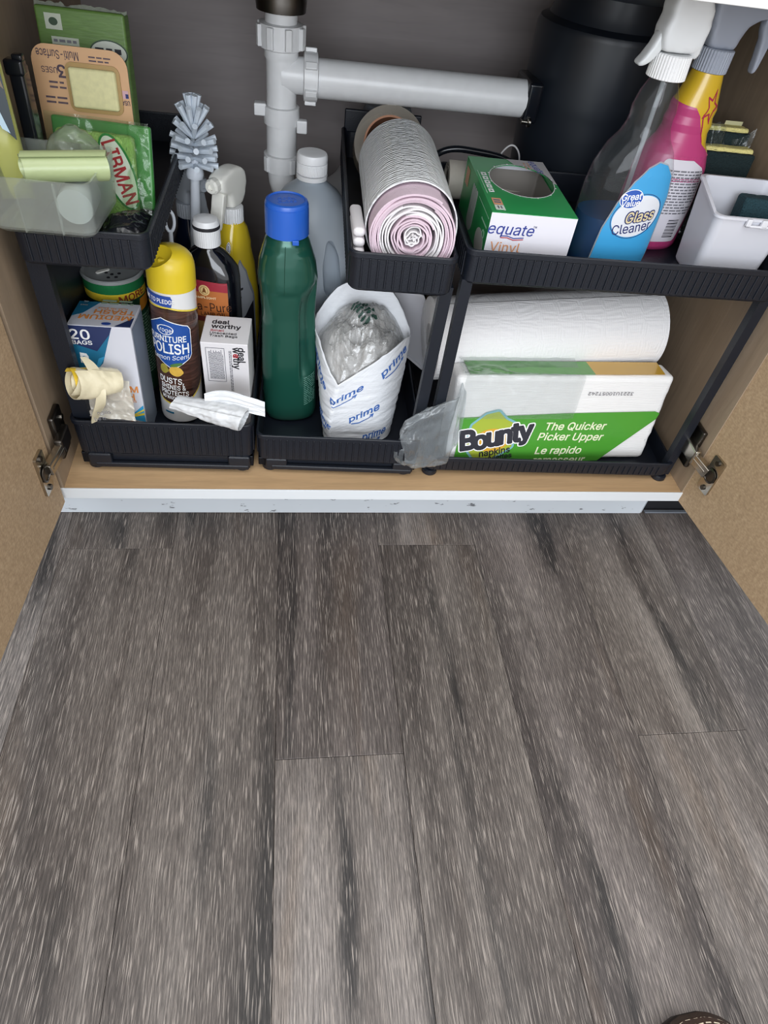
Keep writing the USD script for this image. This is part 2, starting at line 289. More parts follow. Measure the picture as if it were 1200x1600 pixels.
part(cab, 'white_edge_band', RB(-.018, .898, -.0015, .0004, Z0 - .0175, Z0 + .0002, .0004), whitem)
part(cab, 'side_panel', B(-.018, 0, 0, .56, Z0, .83), lamz, smooth=False)
part(cab, 'side_panel', B(.88, .898, 0, .56, Z0, .83), lamz, smooth=False)
part(cab, 'back_panel', B(0, .88, .55, .56, Z0, .83), lamb, smooth=False)
part(cab, 'top_rail', RB(-.018, .898, -.002, .018, .6885, .83, .001), P('rail_white', '#eeefee', .35), label='white painted front rail across the top')
part(cab, 'toe_kick', cat_([B(-.5, .885, .063, .078, .0005, Z0 - .019), hull((.885, .0685, .001, .0001), (.885, .0685, .094, .0001), (.887, .0635, .001, .0001), (.8885, .070, .001, .0001), (.8885, .070, .094, .0001), (.8865, .077, .001, .0001), (.8865, .077, .094, .0001), (.887, .0635, .094, .0001))]), scuffed(), smooth=20, label='white toe kick board with scuff marks')
part(cab, 'recess_board', B(.8905, 1.6, .072, .080, .0005, Z0 - .019), P('recess_black', '#121318', .6), smooth=False)
part(cab, 'floor_edging', RB(.893, 1.1, .062, .069, .0005, .0035, .0012), P('edging_grey', '#6d737b', .3))
def door(sgn, hx, hy, ang):
    """slab hinged at (hx, hy); ang = degrees past straight ahead; inner face towards the cabinet's middle"""
    z0, z1, w, t = .0975, .684, .445, .018
    d = np.array([-sgn * 0, -1.0]); 
    m = xf((hx, hy, 0), rz=(-ang if sgn < 0 else ang))     # local: door runs to -y, inner face at x=0, body away from the middle
    dm = lambda mesh: mesh.apply_transform(m)
    s = sgn
    x0, x1 = sorted((0.0, s * t)); xo0, xo1 = sorted((s * t, s * (t + .0015)))
    dr = part(cab, 'door', dm(RB(x0, x1, -w, 0, z0, z1, .0008, 1)), tan, label='tan particleboard inner face of open cabinet door')
    part(cab if False else dr, 'outer_face', dm(B(xo0, xo1, -w, 0, z0, z1)), whitem, smooth=False)
    return dr, m
# doors: left opens 3.4 degrees past square, right 7.5
dL, mL = door(-1, -.0005, -.008, 3.4)
dR, mR = door(1, .8815, .001, 7.5)
def hinge(dr, m, sgn, zc):
    i = -sgn      # towards the cabinet middle, local x of the door face
    # cup plate on the door face
    pl = ext(affinity.translate(Polygon(rrect(.060, .023, .003, 4)), 0, 0), .0035)
    k = np.eye(4); k[:3, :3] = np.array([[0, 0, i], [0, 1, 0], [1, 0, 0]], float).T if False else np.array([[0, 0, i], [0, 1, 0], [1, 0, 0]], float)
    pl.apply_transform(k); pl.apply_translation((0, -.030, zc)); pl.apply_transform(m)
    part(dr, 'hinge_plate', pl, steel, smooth=25)
    for q in (-.023, .023):
        sc = trimesh.creation.cylinder(.0038, .0022, sections=16); sc.apply_transform(k); sc.apply_translation((i * .0045, -.030, zc + q)); sc.apply_transform(m); part(dr, 'hinge_screw', sc, dsteel)
    cup = lathe([(.0, 0), (.0115, 0), (.0115, .0012), (.009, .0018), (.0085, .0006), (.0, .0006)], 24); cup.apply_transform(k); cup.apply_translation((i * .0045, -.030, zc)); cup.apply_transform(m)
    part(dr, 'hinge_cup', cup, dsteel)
    wx = 0 if sgn < 0 else .88
    P0 = (np.array([i * .006, -.026, zc, 1]) @ m.T)[:3]; P1 = np.array([wx + i * .0125, .006, zc + .006])
    def bar(a, b, w, t):
        a, b = np.array(a, float), np.array(b, float); d = (b - a) / np.linalg.norm(b - a); s_ = np.array([0, 0, 1.0]) - d * d[2]; s_ /= np.linalg.norm(s_); n_ = np.cross(d, s_)
        R4 = np.eye(4); R4[:3, :3] = np.c_[d, s_, n_]; R4[:3, 3] = (a + b) / 2; q = RB(-np.linalg.norm(b - a) / 2, np.linalg.norm(b - a) / 2, -w / 2, w / 2, -t / 2, t / 2, .0016); q.apply_transform(R4); return q
    part(cab, 'hinge_link', cat_([bar(P0, P1, .017, .009), bar(P0 + (P1 - P0) * .1, P0 + (P1 - P0) * .95, .005, .0105)]), steel, label='chrome hinge arm')
    part(cab, 'hinge_arm', cat_([RB(*sorted((wx + i * .006, wx + i * .0165)), -.002, .034, zc - .005, zc + .019, .003)]), steel if sgn > 0 else dsteel)
    part(cab, 'mounting_plate', cat_([RB(*sorted((wx, wx + i * .008)), .014, .048, zc - .026, zc + .040, .003)]), dsteel)
    for q in (-.013, .026):
        sc = trimesh.creation.cylinder(.004, .003, sections=14); k2 = np.eye(4); k2[:3, :3] = [[0, 0, 1], [0, 1, 0], [1, 0, 0]]; sc.apply_transform(k2); sc.apply_translation((wx + i * .0078, .041, zc + q * .9)); part(cab, 'mounting_screw', sc, steel)
hinge(dL, mL, -1, .178); hinge(dR, mR, 1, .178)
# what closes the place beyond the frame: worktop, sink bowl, neighbouring cabinet fronts
wt = thing('countertop', 'pale stone countertop over the open cabinet', 'countertop'); part(wt, 'slab', cat_([RB(-1.2, 2.1, -.03, .1, .83, .868, .003), RB(-1.2, 2.1, .5, .62, .83, .868, .003), RB(-1.2, .09, .1, .5, .83, .868, .003), RB(.79, 2.1, .1, .5, .83, .868, .003)]), P('stone', '#c9c7c2', .25, vary=.15, bscale=60))
sk = thing('kitchen_sink', 'stainless steel sink bowl let into the countertop', 'sink')
def bowl():
    o = lambda g: rrect(.70 - 2 * g, .40 - 2 * g, .04, 6, .44, .30)
    return loft([at(o(0), .866), at(o(.002), .714), at(o(.03), .706), at(o(.034), .708), at(o(.004), .716), at(o(.002), .866)])
part(sk, 'bowl', bowl(), steel)
for s, (a, b) in (('left', (-1.2, -.05)), ('right', (.935, 2.1))):
    nb = thing('neighbour_cabinet', f'white kitchen base cabinet on the {s} of the open sink cabinet', 'cabinet')
    part(nb, 'carcass', B(a, b, .02, .56, Z0 - .018, .828), whitem, smooth=False)
    part(nb, 'cabinet_door', RB(a + .003, b - .003, .0, .019, Z0 - .015, .82, .002), whitem)

# ================================================================ ORGANIZER RACKS
def tray(parent, name, x0, x1, y0, y1, z0, z1, rib=.009, label=None, front_only=False):
    w, d, cx, cy = x1 - x0, y1 - y0, (x0 + x1) / 2, (y0 + y1) / 2
    o = lambda g, z: at(rrect(w - 2 * g, d - 2 * g, .011, 6, cx, cy), z)
    body = loft([o(.004, z0), o(.002, z0 + .003), o(.0015, z1 - .007), o(0, z1 - .006), o(0, z1 - .001), o(.001, z1), o(.003, z1), o(.004, z1 - .002), o(.0055, z0 + .004)])
    ribs = []
    for k in range(int((w - .03) / rib) + 1):
        x = x0 + .015 + k * rib
        ribs.append(RB(x - .0012, x + .0012, y0 + .0002, y0 + .004, z0 + .004, z1 - .0065, .0009))
    for k in range(int((d - .03) / rib) + 1):
        y = y0 + .015 + k * rib
        for s, xx in ((1, x0), (-1, x1)): a = sorted((xx + s * .0002, xx + s * .004)); ribs.append(RB(a[0], a[1], y - .0012, y + .0012, z0 + .004, z1 - .0065, .0009))
    t = part(parent, name, body, black, smooth=30, label=label)
    part(t, 'fluting', cat_(ribs), black, smooth=30)
    return t
def post(parent, p0, p1, w=.016, t=.007):
    a, b = np.array(p0, float), np.array(p1, float)
    o = lambda p: np.c_[p[0] + np.array([-w, w, w, -w]) / 2, p[1] + np.array([-t, -t, t, t]) / 2, np.full(4, p[2])]
    m = loft([o(a), o(b)]); return part(parent, 'post', soft(m, .006, 1) if False else m, black, smooth=False)
def foot(parent, x, y, top):
    part(parent, 'foot', lathe([(0, Z0), (.0095, Z0), (.0112, Z0 + .002), (.0108, Z0 + .007), (.009, Z0 + .008), (.009, top), (0, top)], 24, x, y), black)
def base_frame(parent, x0, x1, y0, y1, z0, z1):
    part(parent, 'base_frame', cat_([RB(x0, x1, y0 + .006, y0 + .014, z0, z1, .0015), RB(x0, x1, y1 - .012, y1, z0, z1, .0015), RB(x0, x0 + .012, y0 + .006, y1, z0, z1, .0015), RB(x1 - .012, x1, y0 + .006, y1, z0, z1, .0015)]), black)
    part(parent, 'pull_handle', cat_([RB(x0 + .018, x1 - .006, y0 - .002, y0 + .005, z0 - .001, z0 + .007, .002), RB(x0 + .010, x0 + .040, y0 - .001, y0 + .012, z0, z1 + .004, .003), RB(x1 - .034, x1 - .004, y0 - .001, y0 + .012, z0, z1 + .004, .003)]), black)

L = thing('organizer_rack', 'black two-tier plastic organizer rack at the hinge side of the trash bag boxes', 'organizer rack', xf((0.018, .036, 0), rz=-1.0))
keys(L, 'black two-tier organizer with narrow upper tray holding a frosted bin and sponges')
LW = .226
base_frame(L, 0, LW, 0, .37, Z0 + .008, Z0 + .026)
for x in (.016, LW - .016):
    for y in (.014, .35): foot(L, x, y, Z0 + .009)
tray(L, 'lower_tray', -.002, LW + .002, 0, .375, Z0 + .027, .199)
tray(L, 'upper_tray', -.002, .132, -.004, .375, .408, .448)
for y in (.016, .34): post(L, (.013, y, .128), (.010, y, .412), .020, .012)
part(L, 'side_brace', RB(.001, .006, .02, .345, .20, .405, .001), black)

Mk = thing('organizer_rack', 'black two-tier organizer with upper tray carrying the pink and white towel roll', 'organizer rack', xf((.2505, .035, 0), rz=-2.0))
MW = .222
base_frame(Mk, 0, MW, 0, .38, Z0 + .008, Z0 + .022)
for x in (.016, MW - .016):
    for y in (.014, .36): foot(Mk, x, y, Z0 + .009)
tray(Mk, 'lower_tray', -.002, MW + .002, -.002, .385, Z0 + .023, .183)
tray(Mk, 'upper_tray', .104, .224, -.006, .395, .401, .446)
for y in (.016, .36): post(Mk, (MW - .008, y, .128), (MW - .002, y, .405), .014, .012)
part(Mk, 'back_plate', RB(.108, .220, .388, .394, .440, .470, .002), black)

Rk = thing('organizer_rack', 'wide black two-tier organizer with glove box on top and paper towels below', 'organizer rack', xf((.486, .031, 0), rz=-1.2))
RW = .378
for x in (.010, RW - .010):
    for y in (.010, .24): foot(Rk, x, y, Z0 + .009)
tray(Rk, 'lower_tray', 0, RW, 0, .262, Z0 + .008, .150)
tray(Rk, 'upper_tray', -.002, RW + .006, 0, .262, .413, .453)
for x in (.004, RW - .004):
    for y in (.012, .25): post(Rk, (x, y, .124), (x + .002, y, .416), .013, .012)


# ================================================================ PLUMBING
pipe = thing('drain_pipe', 'white plastic sink drain pipe with slip nuts and tee to the right', 'drain pipe', xf((.282, .35, 0)))
def nut(z0, z1, r, lug=8, d=.0045):
    parts = [lathe([(r * .8, z0), (r, z0 + .001), (r * 1.02, (z0 + z1) / 2), (r, z1 - .001), (r * .8, z1)], 36)]
    for k in range(lug):
        a = 2 * np.pi * (k + .4) / lug; q = RB(-.004, .004, r - .002, r + d, z0 + .002, z1 - .002, .0012); q.apply_transform(trimesh.transformations.rotation_matrix(a, (0, 0, 1))); parts.append(q)
    return cat_(parts)
part(pipe, 'metal_collar', lathe([(.02, .588), (.030, .589), (.031, .600), (.029, .612), (.029, .64), (.036, .66), (.036, .7055), (.0, .7055)], 36), dsteel, label='dark metal collar at the top of the drain')
part(pipe, 'tailpiece', lathe([(0, .55), (.0198, .55), (.0198, .592), (0, .592)], 36), pvc)
part(pipe, 'slip_nut', nut(.550, .577, .0268), pvc)
tee = [lathe([(0, .468), (.0195, .468), (.0195, .538), (.0215, .541), (.0215, .549), (.0225, .55), (0, .55)], 36)]
br = lathe([(0, 0), (.021, 0), (.021, .0405), (0, .0405)], 36); k = trimesh.transformations.rotation_matrix(np.pi / 2, (0, 1, 0)); br.apply_transform(k); br.apply_translation((0, 0, .522)); tee.append(br)
part(pipe, 'tee', cat_(tee), pvc)
nh = nut(.028, .047, .0275, 6); nh.apply_transform(k); nh.apply_translation((0, 0, .522)); part(pipe, 'slip_nut', nh, pvc)
hp = lathe([(.0, .036), (.0225, .036), (.0225, .3255), (.0, .3255)], 40); hp.apply_transform(k); hp.apply_translation((0, 0, .521)); part(pipe, 'horizontal_pipe', hp, pvc)
part(pipe, 'slip_nut', cat_([nut(.464, .487, .0235, 0), RB(-.036, -.020, -.010, .004, .474, .489, .002), RB(.020, .034, -.016, -.004, .458, .474, .002)]), pvc)
part(pipe, 'lower_pipe', lathe([(0, .40), (.0185, .40), (.0185, .425), (.0205, .426), (.0205, .466), (0, .466)], 36), pvc)
part(pipe, 'slip_nut', nut(.405, .428, .0245, 4, .003), pvc)
el = tube(spline([(0, 0, .415), (.002, .004, .385), (.018, .03, .36), (.05, .07, .345), (.09, .13, .34), (.11, .185, .34)], 24), .019, 24); part(pipe, 'trap_elbow', el, pvc)

gd = thing('garbage_disposal', 'black garbage disposal hanging behind the glove box', 'garbage disposal', xf((.714, .385, 0)))
part(gd, 'body', lathe([(0, .40), (.075, .402), (.088, .41), (.0905, .43), (.0935, .50), (.093, .515), (.0955, .53), (.0955, .60), (.093, .607), (.083, .612), (.078, .625), (.076, .645), (0, .645)], 64), P('disposal_black', '#1b2028', .38, .05, 30))
part(gd, 'mount_ring', cat_([lathe([(.06, .640), (.079, .641), (.083, .648), (.083, .656), (.076, .662), (.06, .664)], 48), lathe([(0, .66), (.055, .66), (.055, .7055), (0, .7055)], 32)]), P('ring_grey', '#596069', .3, metallic=.7))
part(gd, 'drain_flange', cat_([RB(-.108, -.088, -.058, .012, .497, .545, .004)]), blackg)
sc = lathe([(0, 0), (.006, 0), (.006, .003), (.003, .004), (.003, .012), (0, .012)], 16); sc.apply_transform(trimesh.transformations.rotation_matrix(-np.pi / 2, (0, 1, 0))); sc.apply_translation((-.098, -.06, .500)); part(gd, 'flange_screw', sc, steel)

# ================================================================ LEFT RACK, LOWER TRAY
LF = .1465   # floor of that tray
def boxthing(name, label, cat, m, w, d, h, mat, bodyname='carton', r=.0012):
    t = thing(name, label, cat, m); part(t, bodyname, RB(-w / 2, w / 2, 0, d, 0, h, r), mat, smooth=30)
    F = plane((-w / 2, 0, 0), (1, 0, 0), (0, 0, 1)); TP = plane((-w / 2, 0, h), (1, 0, 0), (0, 1, 0)); RS = plane((w / 2, 0, 0), (0, 1, 0), (0, 0, 1)); LS = plane((-w / 2, d, 0), (0, -1, 0), (0, 0, 1))
    return t, F, TP, RS, LS
teal = P('print_teal', '#1d6f94', .45); navy = P('print_navy', '#26335f', .45); sky = P('print_sky', '#3a9fd0', .45); orange = P('print_orange', '#e39049', .5); yellow = P('print_yellow', '#e8d04a', .45)
# carton of trash bags
w, d, h = .074, .062, .166
tb, F, TP, RS, LS = boxthing('trash_bag_box', 'white and blue carton of medium trash bags with a yellow bag roll before it', 'carton', xf((.067, .064, LF), rz=-2, rx=-4), w, d, h, P('carton_white', '#d6d8e2', .4, coat=.3))
print_on(tb, 'teal_panel', F, Polygon([(0, h * .60), (.012, h * .55), (.034, h * .70), (.052, h), (0, h)]).intersection(R_(.0006, w, 0, h - .0006)), teal)
print_on(tb, 'navy_panel', F, Polygon([(.0006, h * .86), (.03, h * .80), (.048, h * .94), (.052, h - .0006), (.0006, h - .0006)]), navy, lift=.0006)
print_on(tb, 'sky_panel', F, Polygon([(.020, h * .60), (.028, h * .655), (.038, h * .76), (.03, h * .74)]), sky, lift=.0006)
print_on(tb, 'lettering', F, cat_([T('20', .0125, .0135, h - .0115, bold=True, sx=1.15), T('BAGS', .0052, .0145, h - .0222, bold=True, sx=1.25)]), ink_white, lift=.0008)
print_on(tb, 'pictogram', F, Polygon([(.008, .116), (.018, .115), (.0185, .125), (.0165, .129), (.009, .130)]), ink_white, lift=.0008)
print_on(tb, 'pictogram_print', F, El(.0132, .1225, .0028, .003).union(R_(.010, .016, .1165, .1185)), teal, lift=.001)
print_on(tb, 'lettering', F, cat_([T('MEDIUM', .0088, .0435, .080, bold=True, sx=1.08), T('TRASH', .0088, .0435, .0685, bold=True, sx=1.08), T('BAGS', .0035, .060, .062)]), orange, lift=.0006)
print_on(tb, 'swoosh', F, Polygon([(.05, .034), (.0735, .056), (.0735, .030), (.060, .033)]), sky)
print_on(tb, 'swoosh', F, Polygon([(.046, .036), (.0735, .0445), (.0735, .041), (.046, .034)]).union(LineString([(.05, .034), (.0735, .049)]).buffer(.001)), yellow, lift=.0006)
print_on(tb, 'grey_panel', F, Polygon([(.030, .001), (.0735, .001), (.0735, .028), (.060, .030), (.050, .022)]), P('print_grey', '#a9acb4', .5))
print_on(tb, 'orange_flash', F, Polygon([(.044, .019), (.060, .023), (.058, .031), (.046, .028)]), orange, lift=.0006)
print_on(tb, 'fine_print', F, fine(.034, .058, .033, .040, 2, 3), ink_grey, lift=.0007)
print_on(tb, 'teal_corner', TP, Polygon([(.0006, d * .36), (.012, d * .5), (.026, d - .0006), (.0006, d - .0006)]), teal)
print_on(tb, 'navy_corner', TP, Polygon([(.055, .001), (w - .0006, .001), (w - .0006, .025)]), navy)
print_on(tb, 'lettering', TP, cat_([T('MEDIUM', .0105, .040, .022, 180, True, 1.02), T('TRASH', .0105, .048, .0365, 180, True, 1.02), T('FLAP TIE BAGS', .0035, .044, .046, 180)]), orange)
print_on(tb, 'fine_print', TP, fine(.027, .066, .056, .070, 2, 4), P('print_sage', '#9db09a', .5))
print_on(tb, 'lettering', TP, cat_([R_(.0055, .0115, .056, .0625), R_(.004, .013, .049, .0535)]) if False else R_(.006, .0115, .056, .0625).union(R_(.004, .013, .050, .0535)), ink_white)
print_on(tb, 'logo_oval', TP, El(.0445, .0065, .0055, .0032), P('logo_blue', '#2b4a9b', .4), lift=.0006)
print_on(tb, 'side_print', RS, R_(.004, d - .004, .004, h - .004), P('print_sidegrey', '#7c8796', .45))

# roll of pale yellow bags, partly unrolled down the front of the carton
def bag_roll(t, r, length, mat, turns=2.5, name='rolled_bag'):
    a = np.linspace(0, turns * 2 * np.pi, int(turns * 30)); rr = r * (1 - .62 * a / a[-1])
    def fn(u, v):
        A = u * turns * 2 * np.pi; R = r * (1 - .62 * u) * (1 + .05 * np.sin(3 * A + 5 * v) + .10 * crease(np.stack([np.cos(A), np.sin(A), v * 2.5], -1), 1.6, 4)) * (1 - .30 * np.clip(v - .35, 0, 1) * 1.2)
        y = (v - .0) * length + .004 * np.sin(A * 1.3) * (1 - v); return np.stack([R * np.cos(-A + 1.2), y, R * np.sin(-A + 1.2)], -1)
    return part(t, name, sheet(fn, 90, 26, .0007), mat, smooth=60)
cream = P('cream_film', '#e6dcbc', .32, .4, 70, coat=.2); ycore = P('yellow_film', '#ecc93c', .3, .15, 90)
yr = thing('yellow_bag_roll', 'pale yellow plastic bag roll unravelling in front of the trash bag carton', 'bag roll', xf((.038, .027, .2655), rz=-62, rx=-14))
bag_roll(yr, .0200, .054, cream, 2.6, 'outer_layer')
part(yr, 'inner_layer', sheet(lambda u, v: np.stack([(.0172 - .004 * u) * np.cos(2.9 - 3.0 * u), -.0035 + .03 * v + .004 * u, (.0172 - .004 * u) * np.sin(2.9 - 3.0 * u)], -1), 30, 8, .0006), ycore, 60, label='bright yellow inner layer of the roll')
part(yr, 'core', lathe([(.0, .0), (.0085, .0), (.0085, .045), (0, .045)], 20).apply_transform(trimesh.transformations.rotation_matrix(-np.pi / 2, (1, 0, 0))), P('cream_core', '#e7d19a', .4), 60)
yt = thing('loose_bag_tail', 'crumpled pale bag tail hanging from the yellow roll onto the tray rim', 'plastic bag')
def tail(u, v):
    p = np.stack([.050 + .046 * v + .002 * u - .010 * u * (1 - v), .0535 - .010 * u - .003 * v, .256 - .052 * u - .004 * v], -1)
    n = crease(np.stack([u * 2, v * 2, 0 * u], -1), 1.7, 5); p[..., 1] -= .004 * (n + .5) * np.clip(u * 3, 0, 1); p[..., 0] += .003 * n; return p
part(yt, 'film', sheet(tail, 40, 30, .0004), film('pale_film', '#f6f3ea', .62, .2, '#f2efe6', bump=.3), 60)
def ruffle(u, v):
    q = spline([(.052, .034, .296), (.060, .027, .280), (.064, .022, .262), (.060, .022, .240), (.052, .024, .220), (.047, .027, .203)], 60); i = np.clip((u * 59).astype(int), 0, 59); p = q[i].copy()
    w = .011 * np.sin(np.pi * np.clip(u * .85 + .06, 0, 1)) ** .7; p[..., 0] += w * v; p[..., 1] += .006 * v * np.sin(u * 9) + .006 * v; p[..., 2] -= .003 * v; return p
part(yt, 'folded_edge', sheet(ruffle, 60, 8, .0005), cream, 60)
def bagprint(q):
    return None
print_on(yt, 'lettering', plane((.056, .0245, .2075), (1, .05, .02), (0, .12, 1)), cat_([T('ngills', .0048, .010, .014, 6), T('be tt', .0048, .004, .005, 6)]), ink_grey)

# scouring powder canister
cn = thing('cleanser_canister', 'round cleanser canister with shaker lid behind the trash bag carton', 'canister', xf((.0635, .198, LF), rz=-6))
CR, CH = .0375, .172
part(cn, 'body', lathe([(0, 0), (CR, 0), (CR, CH), (0, CH)], 56), P('canister_green', '#1c4a33', .3, coat=.5))
Sc = wrap(CR)
print_on(cn, 'yellow_band', Sc, R_(-.10, .10, CH - .024, CH - .0005), P('canister_yellow', '#e2c437', .35), edge=.005)
print_on(cn, 'green_band', Sc, R_(-.115, .115, CH - .013, CH + .0035), P('canister_bandgreen', '#2b8650', .2, metallic=.35), edge=.006, lift=.0008)
print_on(cn, 'lettering', Sc, T('MORE', .009, .034, CH - .019, 6, True, 1.1), P('ink_brownred', '#8c3a22', .5), edge=.004, lift=.0008)
print_on(cn, 'orange_flash', Sc, Polygon([(.040, CH - .045), (.066, CH - .040), (.066, CH - .026), (.044, CH - .027)]), P('canister_orange', '#d98b2a', .4), edge=.006)
print_on(cn, 'fine_print', Sc, fine(.036, .07, .03, CH - .05, 22, 8, .5), P('print_palegreen', '#7f9d86', .5), edge=.006)
part(cn, 'lid', lathe([(CR + .0012, CH), (CR + .0018, CH + .001), (CR + .0018, CH + .004), (CR, CH + .0052), (CR - .002, CH + .0035), (CR - .005, CH + .003), (0, CH + .003)], 56), P('lid_grey', '#a9adad', .35, metallic=.2), label='grey metal shaker lid')
for k, (x, y) in enumerate([(0, 0), (.008, .004), (.007, -.006), (-.002, -.009), (-.008, .003)]): part(cn, 'shaker_hole', lathe([(0, CH + .0028), (.0022, CH + .0028), (.0022, CH + .0034), (0, CH + .0034)], 12, x + .004, y - .014), ink_black)
part(cn, 'pull_tab', soft(ext(LineString([(-.014, -.014), (-.004, -.004)]).buffer(.003), .0015), .002, 2).apply_translation((0, 0, CH + .003)), warmw)

# furniture polish spray can
fp = thing('furniture_polish_can', 'tall furniture polish spray can with bright yellow cap', 'spray can', xf((.142, .126, LF), rz=-6, ry=1.6, rx=-3))
FR, FH = .0285, .192
fwhite = P('can_white', '#e6e6e6', .22, coat=.4)
part(fp, 'can', lathe([(0, 0), (.025, 0), (.0278, .002), (.0285, .006), (FR, FH), (.027, FH + .004), (0, FH + .004)], 64), fwhite)
def brownwood():
    n = {'t': ('texture_coordinate', {}), 'm': ('mapping', {'scale': (18, 18, 160), 'rotation': (0, 0, 0)}), 'n': ('noise_texture', {'scale': 1.5, 'detail': 4.0, 'distortion': 1.0}), 'r': ('rgb_ramp', {'ramp': [(.3, c('#2e1d18')), (.55, c('#4d332b')), (.75, c('#6a4a3f'))]}), 'p': ('principled_bsdf', {'roughness': .22, 'coat_weight': .4})}
    return usdkit.material(stage, '/World/Looks/can_woodgrain', n, [('t.object', 'm.vector'), ('m.vector', 'n.vector'), ('n.fac', 'r.fac'), ('r.color', 'p.base_color')], 'p.BSDF')
Sf0 = wrap(FR); Sf = lambda q: Sf0(np.c_[q[:, 0], q[:, 1] * 192 / 172 + .011 * np.sin(np.pi * np.clip(q[:, 1] / .172, 0, 1)), q[:, 2]])
bub = Polygon([(-.052, .150), (0, .152), (.022, .147), (.05, .140), (.052, .060), (.032, .040), (.018, .030), (0, .024), (-.02, .028), (-.052, .05)])
print_on(fp, 'yellow_edge', Sf, bub.buffer(.0022), yellow, lift=.0003, edge=.006)
print_on(fp, 'woodgrain_label', Sf, bub, brownwood(), lift=.0006, edge=.006)
print_on(fp, 'blue_banner', Sf, Polygon([(-.05, .158), (.004, .154), (.006, .164), (.004, .1695), (-.05, .171)]), P('banner_blue', '#2c4fa3', .3), edge=.006, lift=.0009)
print_on(fp, 'lettering', Sf, T('COMPARE TO PLEDGE', .0058, -.0215, .1625, -1.5, True, .70), ink_white, edge=.004, lift=.0012)
hexa = Polygon([(-.032, .124), (-.010, .137), (.0215, .126), (.0245, .121), (.0245, .088), (.0215, .083), (0, .070), (-.024, .083), (-.031, .092)])
print_on(fp, 'emblem_border', Sf, hexa.buffer(.0012), ink_white, edge=.006, lift=.0009)
print_on(fp, 'emblem', Sf, hexa, P('emblem_blue', '#23509f', .3), edge=.006, lift=.0012)
print_on(fp, 'logo_ring', Sf, El(-.006, .122, .0105, .0070).difference(El(-.006, .122, .0095, .0060)), ink_white, edge=.004, lift=.0015)
print_on(fp, 'lettering', Sf, cat_([T('Kroger', .0062, -.006, .122, -5, False, .8), T('FURNITURE', .0080, -.006, .1095, 0, True, .80), T('POLISH', .0130, -.0045, .0965, 0, True, .80), T('Lemon Scent', .0058, -.003, .0845, 4, False, 1.0, 'c', .2)]), ink_white, edge=.004, lift=.0015)
for nm_, col_, u, v, a, b in (('a', '#a3983e', -.0125, .0685, .0055, .0060), ('b', '#dab04a', .0030, .0670, .0085, .0062)):
    print_on(fp, 'lemon', Sf, affinity.rotate(El(u, v, a, b).union(El(u + a * .8, v, b * .4, b * .4)), -12, origin=(u, v)), P('lemon_' + nm_, col_, .4, vary=.2, bscale=60), edge=.004, lift=.0013)
print_on(fp, 'leaf', Sf, affinity.rotate(El(.004, .0755, .008, .0022), 12), P('leaf_green', '#4f7a3c', .4), edge=.004, lift=.0014)
print_on(fp, 'lettering', Sf, cat_([T('DUSTS,', .0070, -.0045, .0545, -3, True, .95), T('SHINES &', .0056, -.003, .0462, -3, True, .92), T('PROTECTS', .0056, -.0015, .0387, -3, True, .92), T('NO WAXY BUILD-UP', .0040, .0015, .0322, -3, True, .74)]), ink_white, edge=.004, lift=.0012)
print_on(fp, 'blue_strip', Sf, R_(-.018, -.005, .0115, .0135), teal, edge=.006)
capy = P('cap_yellow', '#e3c72c', .32)
cap = [ring(z, r, r, 2, 64) for r, z in ((.0276, FH), (.0292, FH + .001), (.0292, FH + .022), (.0286, FH + .030), (.0265, FH + .037), (.0225, FH + .042), (.017, FH + .046), (.006, FH + .0485))]
capm = loft(cap)
# scoop the spray recess out of the upper left of the cap
cut = B(-.06, .002, -.06, .06, FH + .048, FH + .12); cut.apply_transform(trimesh.transformations.rotation_matrix(math.radians(8), (0, 1, 0), (0, 0, FH + .048)))
def mf(t): t = t.copy(); t.merge_vertices(); return m3.Manifold(m3.Mesh(np.asarray(t.vertices, np.float32), np.asarray(t.faces, np.uint32)))
try:
    q = mf(capm) - m3.Manifold.sphere(.030, 64).scale((1, .75, .8)).translate((-.021, -.019, FH + .053)); q = q.to_mesh(); capm = trimesh.Trimesh(q.vert_properties[:, :3], q.tri_verts)
except Exception as e: print('cap', e)
part(fp, 'cap', capm, capy, 30, label='bright yellow cap with spray recess')
part(fp, 'spray_button', RB(-.012, -.002, -.012, .0, FH + .026, FH + .036, .002), capy)

# lamp oil bottle
lo = thing('lamp_oil_bottle', 'black lamp oil bottle with white cap and orange label', 'bottle', xf((.188, .203, LF), rz=-16))
ls = [(0, .036, .022), (.004, .0385, .0245), (.172, .0385, .0245), (.185, .037, .0235), (.196, .032, .021), (.206, .022, .018), (.211, .0145, .0145), (.216, .014, .014), (.232, .014, .014)]
part(lo, 'body', loft([ring(z, a, b, 3.2 if z < .19 else 2.2, 64) for z, a, b in ls]), P('bottle_black', '#0d0e15', .12, coat=.6))
part(lo, 'cap', cat_([fluted(.0168, .215, .238, 40, .0003), lathe([(.0170, .2385), (.0172, .242), (.015, .247), (.008, .249), (0, .2495)], 40)]), white, label='white cap')
part(lo, 'cap_seal', lathe([(.0171, .2365), (.0174, .2375), (.0174, .2400), (.0171, .241)], 40), ink_black)
So0 = wrapoval(ls, 3.2); So = lambda q: So0(q + np.array([0, .035, 0]))
lab = R_(-.031, .031, .022, .140)
print_on(lo, 'label', So, lab, P('label_orange', '#b46a34', .5), edge=.006)
print_on(lo, 'label_red_top', So, Polygon([(-.031, .140), (.031, .140), (.031, .1275)] + [(u, .117 + .0105 * math.sin((u + .031) / .062 * 2.0)) for u in np.linspace(.031, -.031, 12)]), P('label_crimson', '#9a2637', .5), edge=.006, lift=.0006)
print_on(lo, 'label_red_band', So, R_(-.031, .031, .080, .088), P('label_maroon', '#6a2a26', .5), edge=.006, lift=.0006)
